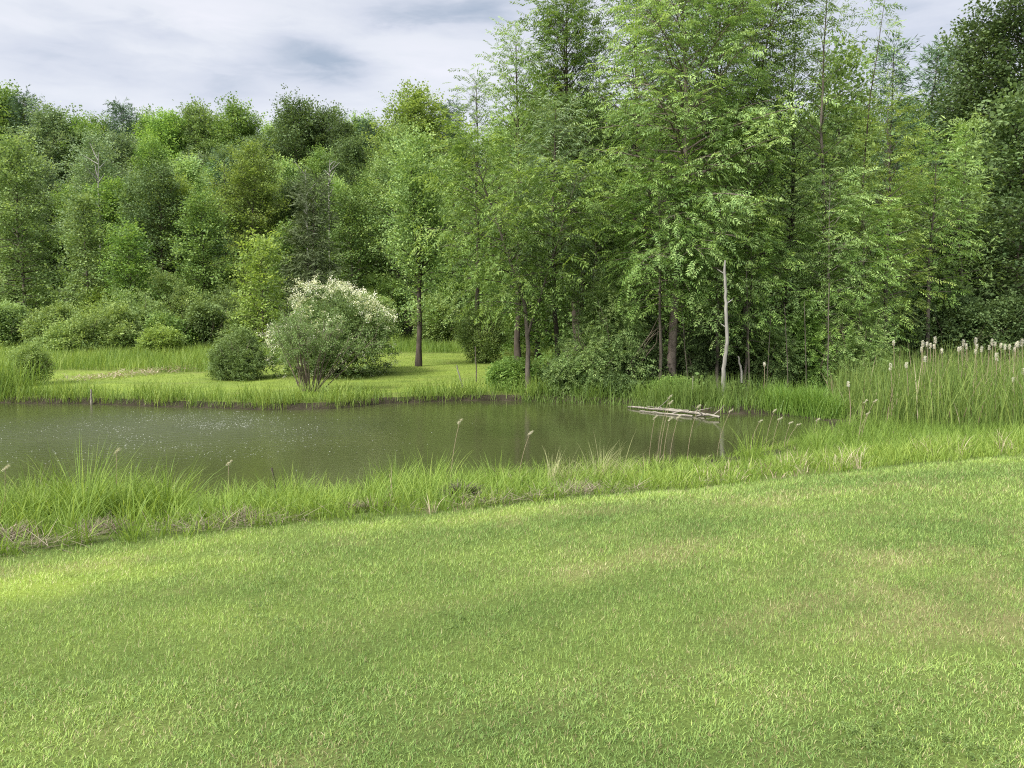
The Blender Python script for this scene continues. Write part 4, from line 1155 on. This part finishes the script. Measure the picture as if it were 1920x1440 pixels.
def mound(label, px, py, rx, hh, mat, seed, name='dead_grass_mound'):
    r = np.random.default_rng(seed); b = on_z(px, py - 6, .5); b[2] = hz(b[0], b[1]); n = 900 if mat == 'mound' else 420
    rx, hh = (rx, hh) if mat == 'mound' else (rx * .8, hh * .7)
    u = norm(r.normal(0, 1, (n, 3))); u[:, 2] = np.abs(u[:, 2])
    P = u * np.array([rx, rx * .7, hh]) * r.uniform(.75, 1.0, n)[:, None]
    V, Q, T = blades(P, r.uniform(.06, .22, n), np.arctan2(u[:, 1], u[:, 0]) + r.normal(0, .9, n), r.uniform(.7, 1.3, n), r.uniform(.004, .008, n), r.normal(.35, .22, n), r, 3, .3, .75)
    o = mesh_np(name, V, Q, M[mat], None, T); o.location = tuple(b); tag(o, label, 'mound', 'dead grass mounds on the near bank')


M['mound'] = leaf_mat('dark_brown_mound_fibre', (.035, .028, .024), (.075, .06, .05), (.16, .13, .11), .1, .1, .8, 0)
mound('dark brown matted mound near the middle of the bank', 868, 944, .17, .13, 'mound', 821)
mound('greyish dead grass heap at the foot of the tan dry tussock', 1085, 916, .22, .08, 'thatch', 822)
mound('brown matted heap left of the dark brown mound', 690, 968, .22, .08, 'thatch', 823)
mound('pale dead grass heap below the dark stick', 445, 985, .20, .07, 'thatch', 824)
mound('dark dead grass heap under the largest bright tussock', 190, 1016, .24, .07, 'thatch', 825)
mound('brown dead grass heap at the left border of the lawn edge', 25, 1034, .16, .07, 'thatch', 826)


def seed_stalks():
    r = np.random.default_rng(830); tm = None
    lone = [(862, 790, 10.2, 'lone seed stalk leaning right over the open water, left of two'), (994, 812, 10.6, 'lone seed stalk over the open water, right of two'),
            (219, 846, 8.2, 'thin upright seed stalk above the largest bright tussock'), (10, 878, 7.6, 'short seed stalk at the left border over the water'),
            (429, 868, 9.0, 'small seed stalk left of the dark stick')]
    rest = [(1228, 783, 12.3), (1256, 786, 12.4), (1272, 782, 12.6), (1256, 744, 12.8), (1257, 755, 12.7), (1310, 762, 13), (1370, 770, 13.4), (1425, 790, 13.6), (1452, 770, 13.8),
            (1462, 785, 13.8), (1482, 793, 14), (1497, 796, 14.2), (1533, 787, 14.2), (1622, 753, 14.2), (1640, 752, 14.4), (1627, 775, 14)]
    ordn = ['first', 'second', 'third', 'fourth', 'fifth', 'sixth', 'seventh', 'eighth', 'ninth', 'tenth', 'eleventh', 'twelfth', 'thirteenth', 'fourteenth', 'fifteenth', 'sixteenth']
    rest.sort()
    alls = lone + [(a, b, c, 'straw-coloured seed head over the right bank grass, %s from the left of that row' % ordn[i]) for i, (a, b, c) in enumerate(rest)]
    for px, py, y, lab in alls:
        t = at_y(px, py, y); lean = r.uniform(.10, .30) if px > 600 else .03; bx = t[0] - lean * .8; b = np.array([bx, y, hz(bx, y)])
        rt = thing('seed_stalk', lab, 'grass stalk', b, 0, 'seed stalks of the bank grass'); v = t - b
        k = np.linspace(0, 1, 8)[:, None]; Pp = np.concatenate([v[0] * k ** 1.8, v[1] * k, v[2] * k ** .95], 1)
        g = Geo(); tube(g, Pp, np.linspace(.0045, .003, 8), 4); g.build('stem', M['straw'], rt, True)
        hd = norm(Pp[-1] - Pp[-2] + np.array([.1, 0, 0])); n = 46; s = r.uniform(-.5, .5, n)
        P = Pp[-1] + hd * (s * .085)[:, None] + r.normal(0, .0055, (n, 3)) * (1 - (2 * s[:, None]) ** 2 * .7)
        V, Q, T = instance('fine', P, hd + r.normal(0, .4, (n, 3)), r.uniform(.014, .026, n), r.uniform(.2, .9, n), r)
        mesh_np('seed_head', V, Q, M['seed'], rt, T)


seed_stalks()


def far_bank_grass():
    r = np.random.default_rng(900); g = Geo(); gd = Geo()
    n = 120000; x = r.uniform(-18, 9, n); y = r.uniform(18, 29, n); d = poly_sd(x, y, POND)
    clump = fbm(x * 1.6, y * 1.6, 15)
    k = (d > -.03) & (d < r.uniform(.5, 1.5, n)) & (np.abs(x) < y * .70 + .5) & (r.random(n) < .25 + 1.3 * smooth(.35, .7, clump)) & (y > 19.5)
    x, y, d, clump = x[k], y[k], d[k], clump[k]; n = len(x)
    P = np.stack([x, y, height(x, y) - .02], -1)
    h = r.uniform(.22, .62, n) * (.2 + 1.5 * clump) * (1.15 - .3 * smooth(.6, 1.9, d))
    a = r.uniform(0, 2 * pi, n)
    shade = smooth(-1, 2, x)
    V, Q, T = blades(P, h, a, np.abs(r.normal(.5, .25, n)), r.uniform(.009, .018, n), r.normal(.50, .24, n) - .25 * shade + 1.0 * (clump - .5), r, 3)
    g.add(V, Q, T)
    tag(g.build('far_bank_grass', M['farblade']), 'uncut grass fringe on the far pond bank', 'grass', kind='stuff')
    # hanging roots and dry stems under the fringe
    n = 14000; x = r.uniform(-18, 3, n); y = r.uniform(19.5, 25, n); d = poly_sd(x, y, POND); k = (d > -.05) & (d < .30); x, y = x[k], y[k]; n = len(x)
    P = np.stack([x, y, height(x, y) + .04], -1)
    V, Q, T = blades(P, r.uniform(.06, .18, n), r.normal(-pi / 2, .9, n), r.uniform(.7, 1.3, n), r.uniform(.008, .015, n), r.normal(.25, .22, n), r, 3)
    gd.add(V, Q, T); tag(gd.build('dry_bank_roots', M['thatch']), 'brown roots and dry stems along the far water line', 'dead grass', kind='stuff')
    # short far lawn
    n = 90000; x = r.uniform(-24, 4, n); y = r.uniform(23, 52, n); k = (r.random(n) < far_mown(x, y)) & (np.abs(x) < y * .7 + .5); x, y = x[k], y[k]; n = len(x)
    P = np.stack([x, y, height(x, y) - .01], -1)
    V, Q, T = blades(P, r.uniform(.04, .08, n), r.uniform(0, 2 * pi, n), np.abs(r.normal(.6, .25, n)), r.uniform(.014, .03, n), r.normal(.72, .2, n), r, 1)
    g = Geo(); g.add(V, Q, T); tag(g.build('far_lawn_grass', M['farblade']), 'short mown grass of the lawn across the pond', 'grass', kind='stuff')
    # meadow behind the far lawn
    n = 130000; x = r.uniform(-36, 4, n); y = r.uniform(30, 56, n); fm = far_mown(x, y)
    k = (fm < .3) & (np.abs(x) < y * .7 + .5) & (y < 55); x, y = x[k], y[k]; n = len(x)
    P = np.stack([x, y, height(x, y) - .02], -1)
    V, Q, T = blades(P, r.uniform(.25, .8, n) * (.5 + fbm(x * .7, y * .7, 73)), r.uniform(0, 2 * pi, n), np.abs(r.normal(.42, .25, n)), r.uniform(.012, .026, n), r.normal(.5, .25, n) + 1.2 * (fbm(x * .5, y * .5, 72) - .5), r, 2)
    g = Geo(); g.add(V, Q, T); tag(g.build('meadow_grass', M['farblade']), 'tall uncut meadow grass behind the far lawn', 'grass', kind='stuff')
    # pale windrow of cut grass
    n = 1000; c = [on_z(px, py, .55) for px, py in ((140, 698), (200, 694), (270, 690), (330, 686), (372, 683))]
    c = np.array(c); s = r.uniform(0, 4, n); i = s.astype(int).clip(0, 3); f = (s - i)[:, None]
    P = c[i] * (1 - f) + c[i + 1] * f + r.normal(0, .5, (n, 3)) * np.array([1, 1, 0]); P[:, 2] = height(P[:, 0], P[:, 1]) + r.uniform(0, .14, n)
    V, Q, T = blades(P, r.uniform(.15, .4, n), r.uniform(0, 2 * pi, n), r.uniform(.8, 1.3, n), r.uniform(.02, .035, n), r.normal(.6, .25, n), r, 2, .15, 1.0)
    g = Geo(); g.add(V, Q, T); tag(g.build('hay_windrow', M['straw']), 'pale row of dried cut grass along the back of the far lawn', 'dead grass', kind='stuff')


far_bank_grass()


def reed_clump():
    r = np.random.default_rng(930); b = base_at(4, 23.6); n = 520
    P = np.stack([r.normal(0, .45, n), r.normal(0, .35, n), np.full(n, -.05)], -1)
    V, Q, T = blades(P, r.uniform(.6, 1.5, n), r.uniform(0, 2 * pi, n), np.abs(r.normal(.2, .2, n)), r.uniform(.014, .026, n), r.normal(.4, .25, n), r, 5)
    o = mesh_np('reed_clump', V, Q, M['bankblade'], None, T); o.location = tuple(b)
    tag(o, 'tall green reed clump on the far bank at the left border', 'reeds')


reed_clump()


def marsh():
    r = np.random.default_rng(950)
    # cattail leaves
    n = 30000; x = r.uniform(4.5, 21, n); y = r.uniform(13, 27, n); d = poly_sd(x, y, POND)
    ppx = x / y * F + 960
    lim = np.interp(ppx, [1430, 1500, 1560, 1640, 1920, 2100], [25.5, 24, 20.5, 16.8, 14.2, 13.5])
    k = (d > -.15) & (y > lim) & (ppx < 2230) & (r.random(n) < .35 + .9 * fbm(x * 1.1, y * 1.1, 44)) & (y < np.interp(ppx, [1430, 1560, 1700, 1920], [24.4, 24.5, 26, 26]))
    k &= ((ppx > 1560) | (d < .6)) & ((ppx > 1540) | (y > 18))
    x, y = x[k], y[k]; n = len(x); P = np.stack([x, y, height(x, y) - .05], -1)
    ppx = x / y * F + 960
    h = r.uniform(.7, 1.75, n) * (.8 + .4 * fbm(x * .9, y * .9, 46)) * np.interp(ppx, [1430, 1560, 1680, 1920], [.55, .75, 1.0, 1.05])
    V, Q, T = blades(P, h, r.uniform(0, 2 * pi, n), np.abs(r.normal(.24, .26, n)), r.uniform(.011, .024, n), r.normal(.42, .34, n), r, 5)
    dr = np.repeat(r.random(n) < .035, 12); qd = dr[Q[:, 0]]
    gd = Geo(); gd.add(V, Q[qd], T); tag(gd.build('dead_reeds', M['straw']), 'dry tan stalks standing among the cattail leaves', 'reeds', kind='stuff')
    g = Geo(); g.add(V, Q[~qd], T); tag(g.build('cattail_leaves', M['cattailblade']), 'dense blue-green cattail leaves at the right end of the pond', 'reeds', kind='stuff')
    # cattail leaves in front of the dead trunk
    n = 1500; c = on_z(1345, 770); x = r.normal(c[0], .9, n); y = r.normal(c[1] + .5, .35, n); P = np.stack([x, y, np.full(n, -.05)], -1)
    V, Q, T = blades(P, r.uniform(.5, 1.15, n), r.uniform(0, 2 * pi, n), np.abs(r.normal(.15, .12, n)), r.uniform(.010, .018, n), r.normal(.35, .2, n), r, 4)
    g = Geo(); g.add(V, Q, T); tag(g.build('young_reeds', M['cattailblade']), 'thin young reeds around the foot of the dead trunk', 'reeds', kind='stuff')
    # low water plants under the grove
    n = 5000; x = r.uniform(.3, 6.5, n); y = r.uniform(20.5, 24.5, n); d = poly_sd(x, y, POND); k = (d > -.55) & (d < .3); x, y = x[k], y[k]; n = len(x)
    P = np.stack([x, y, np.maximum(height(x, y), -.04)], -1)
    V, Q, T = blades(P, r.uniform(.12, .34, n), r.uniform(0, 2 * pi, n), np.abs(r.normal(.5, .25, n)), r.uniform(.014, .026, n), r.normal(.25, .15, n), r, 3)
    g = Geo(); g.add(V, Q, T); tag(g.build('water_plants', M['cattailblade']), 'low green water plants along the shaded bank under the grove', 'water plants', kind='stuff')
    # bright sedge
    n = 4200; a = on_z(1460, 776); b = on_z(1580, 790); s = r.random(n)[:, None]; P = a * (1 - s) + b * s + np.stack([r.normal(0, .2, n), np.abs(r.normal(0, .8, n)) + .05, np.zeros(n)], -1)
    P[:, 2] = np.maximum(height(P[:, 0], P[:, 1]), -.03) - .02
    V, Q, T = blades(P, r.uniform(.3, .85, n) * (.6 + .8 * fbm(P[:, 0] * 3, P[:, 1] * 3, 6)), r.normal(-pi / 2, 1.6, n), np.abs(r.normal(.5, .3, n)), r.uniform(.009, .018, n), r.normal(.45, .3, n), r, 5)
    o = mesh_np('sedge_clump', V, Q, M['sedge'], None, T); tag(o, 'bright green sedge clump overhanging the right end of the water', 'sedge')
    # rough mixed grass before the cattails
    n = 36000; x = r.uniform(4.5, 17, n); y = r.uniform(8.5, 17.5, n); d = poly_sd(x, y, POND); ey = lawn_edge_y(x); ppx = x / y * F + 960
    lim = np.interp(ppx, [1430, 1500, 1560, 1640, 1920, 2100], [25.5, 24, 20.5, 16.8, 14.2, 13.5])
    k = (d > .25) & (y > ey + .2) & (y < lim + .6) & (ppx > 1500) & (ppx < 2230); x, y, ey = x[k], y[k], ey[k]; n = len(x)
    P = np.stack([x, y, height(x, y) - .02], -1); up = smooth(0, 3.5, y - ey)
    V, Q, T = blades(P, r.uniform(.16, .34, n) * (.6 + .8 * up), r.uniform(0, 2 * pi, n), np.abs(r.normal(.45, .22, n)), r.uniform(.006, .012, n), r.normal(.6, .18, n) - .3 * up, r, 4)
    g = Geo(); g.add(V, Q, T); tag(g.build('rough_bank_grass', M['bankblade']), 'rough yellow-green grass between the near lawn and the cattails', 'grass', kind='stuff')
    # cattail heads
    Z = 1920 / 280
    heads = [(240, 295, 1), (615, 305, 1.4), (670, 310, 1), (715, 330, 1.1), (775, 255, 1.4), (600, 380, 1), (760, 340, .8), (860, 395, 1), (645, 500, 1.1), (200, 600, 1.2), (405, 580, 1),
             (1075, 375, .9), (1110, 365, .8), (1138, 290, 1.3), (1175, 340, 1.1), (1298, 270, 1.5), (1312, 340, .9), (1293, 405, 1), (1373, 375, 1.2), (1508, 285, 1.3), (1548, 310, .9),
             (1470, 355, .9), (1565, 470, 1.3), (1620, 325, .9), (1672, 345, 1.1), (1730, 345, 1), (1797, 378, .9), (1840, 310, 1.2), (1890, 290, 1.5), (1815, 320, .9), (1910, 660, 1.1), (1780, 765, .7)]
    hp = sorted([(1640 + a / Z, 600 + b / Z, s) for a, b, s in heads] + [(1433, 683, .9), (1590, 720, .8)])
    ordn = 'first second third fourth fifth sixth seventh eighth ninth tenth eleventh twelfth thirteenth fourteenth fifteenth sixteenth seventeenth eighteenth nineteenth twentieth'.split()
    ordn += ['twenty-' + o for o in ordn[:9]] + ['thirtieth'] + ['thirty-' + o for o in ordn[:9]]
    for i, (px, py, s) in enumerate(hp):
        y = 20.5 if py < 665 else (18 if py < 690 else 16.5)
        if px < 1500: y = 21.3
        y += r.uniform(-.8, .8)
        t = at_y(px, py, y); ln = .13 * s; b = np.array([t[0] + r.normal(0, .06), y, min(0.02, hz(t[0], y))])
        rt = thing('cattail', 'pale fluffy cattail seed head on its stem, %s from the left of them all' % ordn[i], 'cattail', b, 0, 'cattails gone to seed')
        v = t - b; k = np.linspace(0, 1, 8)[:, None]; Pp = v * k; Pp[:, 0] += .04 * np.sin(k[:, 0] * 3)
        g = Geo(); tube(g, Pp, np.linspace(.011, .006, 8), 5); g.build('stem', M['straw'], rt, True)
        n = 150; q = r.uniform(-1, 1, n); rad = .0165 * s * np.sqrt(np.clip(1 - (q * .9) ** 2, 0, 1)); a = r.uniform(0, 2 * pi, n); rad2 = rad * r.uniform(.5, 1.1, n)
        P = Pp[-1] + np.stack([np.cos(a) * rad2, np.sin(a) * rad2, q * ln * .5 + .0], -1)
        V, Q, T = instance('fine', P, np.stack([np.cos(a), np.sin(a), r.normal(0, .5, n)], -1), r.uniform(.016, .028, n), r.uniform(.2, 1, n), r, .8)
        mesh_np('seed_head', V, Q, M['fluff'], rt, T)


marsh()


def flecks():  # small pale flakes laid on the water in place of ripple glints
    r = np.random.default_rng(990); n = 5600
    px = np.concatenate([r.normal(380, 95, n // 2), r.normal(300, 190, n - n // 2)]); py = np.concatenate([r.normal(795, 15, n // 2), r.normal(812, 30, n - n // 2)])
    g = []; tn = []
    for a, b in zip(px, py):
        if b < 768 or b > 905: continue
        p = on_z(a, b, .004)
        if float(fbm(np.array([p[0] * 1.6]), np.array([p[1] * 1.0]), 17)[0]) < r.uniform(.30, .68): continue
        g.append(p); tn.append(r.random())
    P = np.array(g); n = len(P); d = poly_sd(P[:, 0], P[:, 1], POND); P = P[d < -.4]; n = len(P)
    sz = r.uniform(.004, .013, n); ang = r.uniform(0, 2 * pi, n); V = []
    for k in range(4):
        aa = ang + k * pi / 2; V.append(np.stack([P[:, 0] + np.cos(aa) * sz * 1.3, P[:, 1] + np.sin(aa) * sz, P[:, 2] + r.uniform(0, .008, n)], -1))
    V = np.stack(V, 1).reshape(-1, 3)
    o = mesh_np('ripple_glint_flecks', V, np.arange(len(V)).reshape(-1, 4), M['fleck'], None, np.repeat(r.random(n), 4))
    tag(o, 'scattered white flecks standing in for ripple glints on the pond at left', 'painted glints', kind='stuff')


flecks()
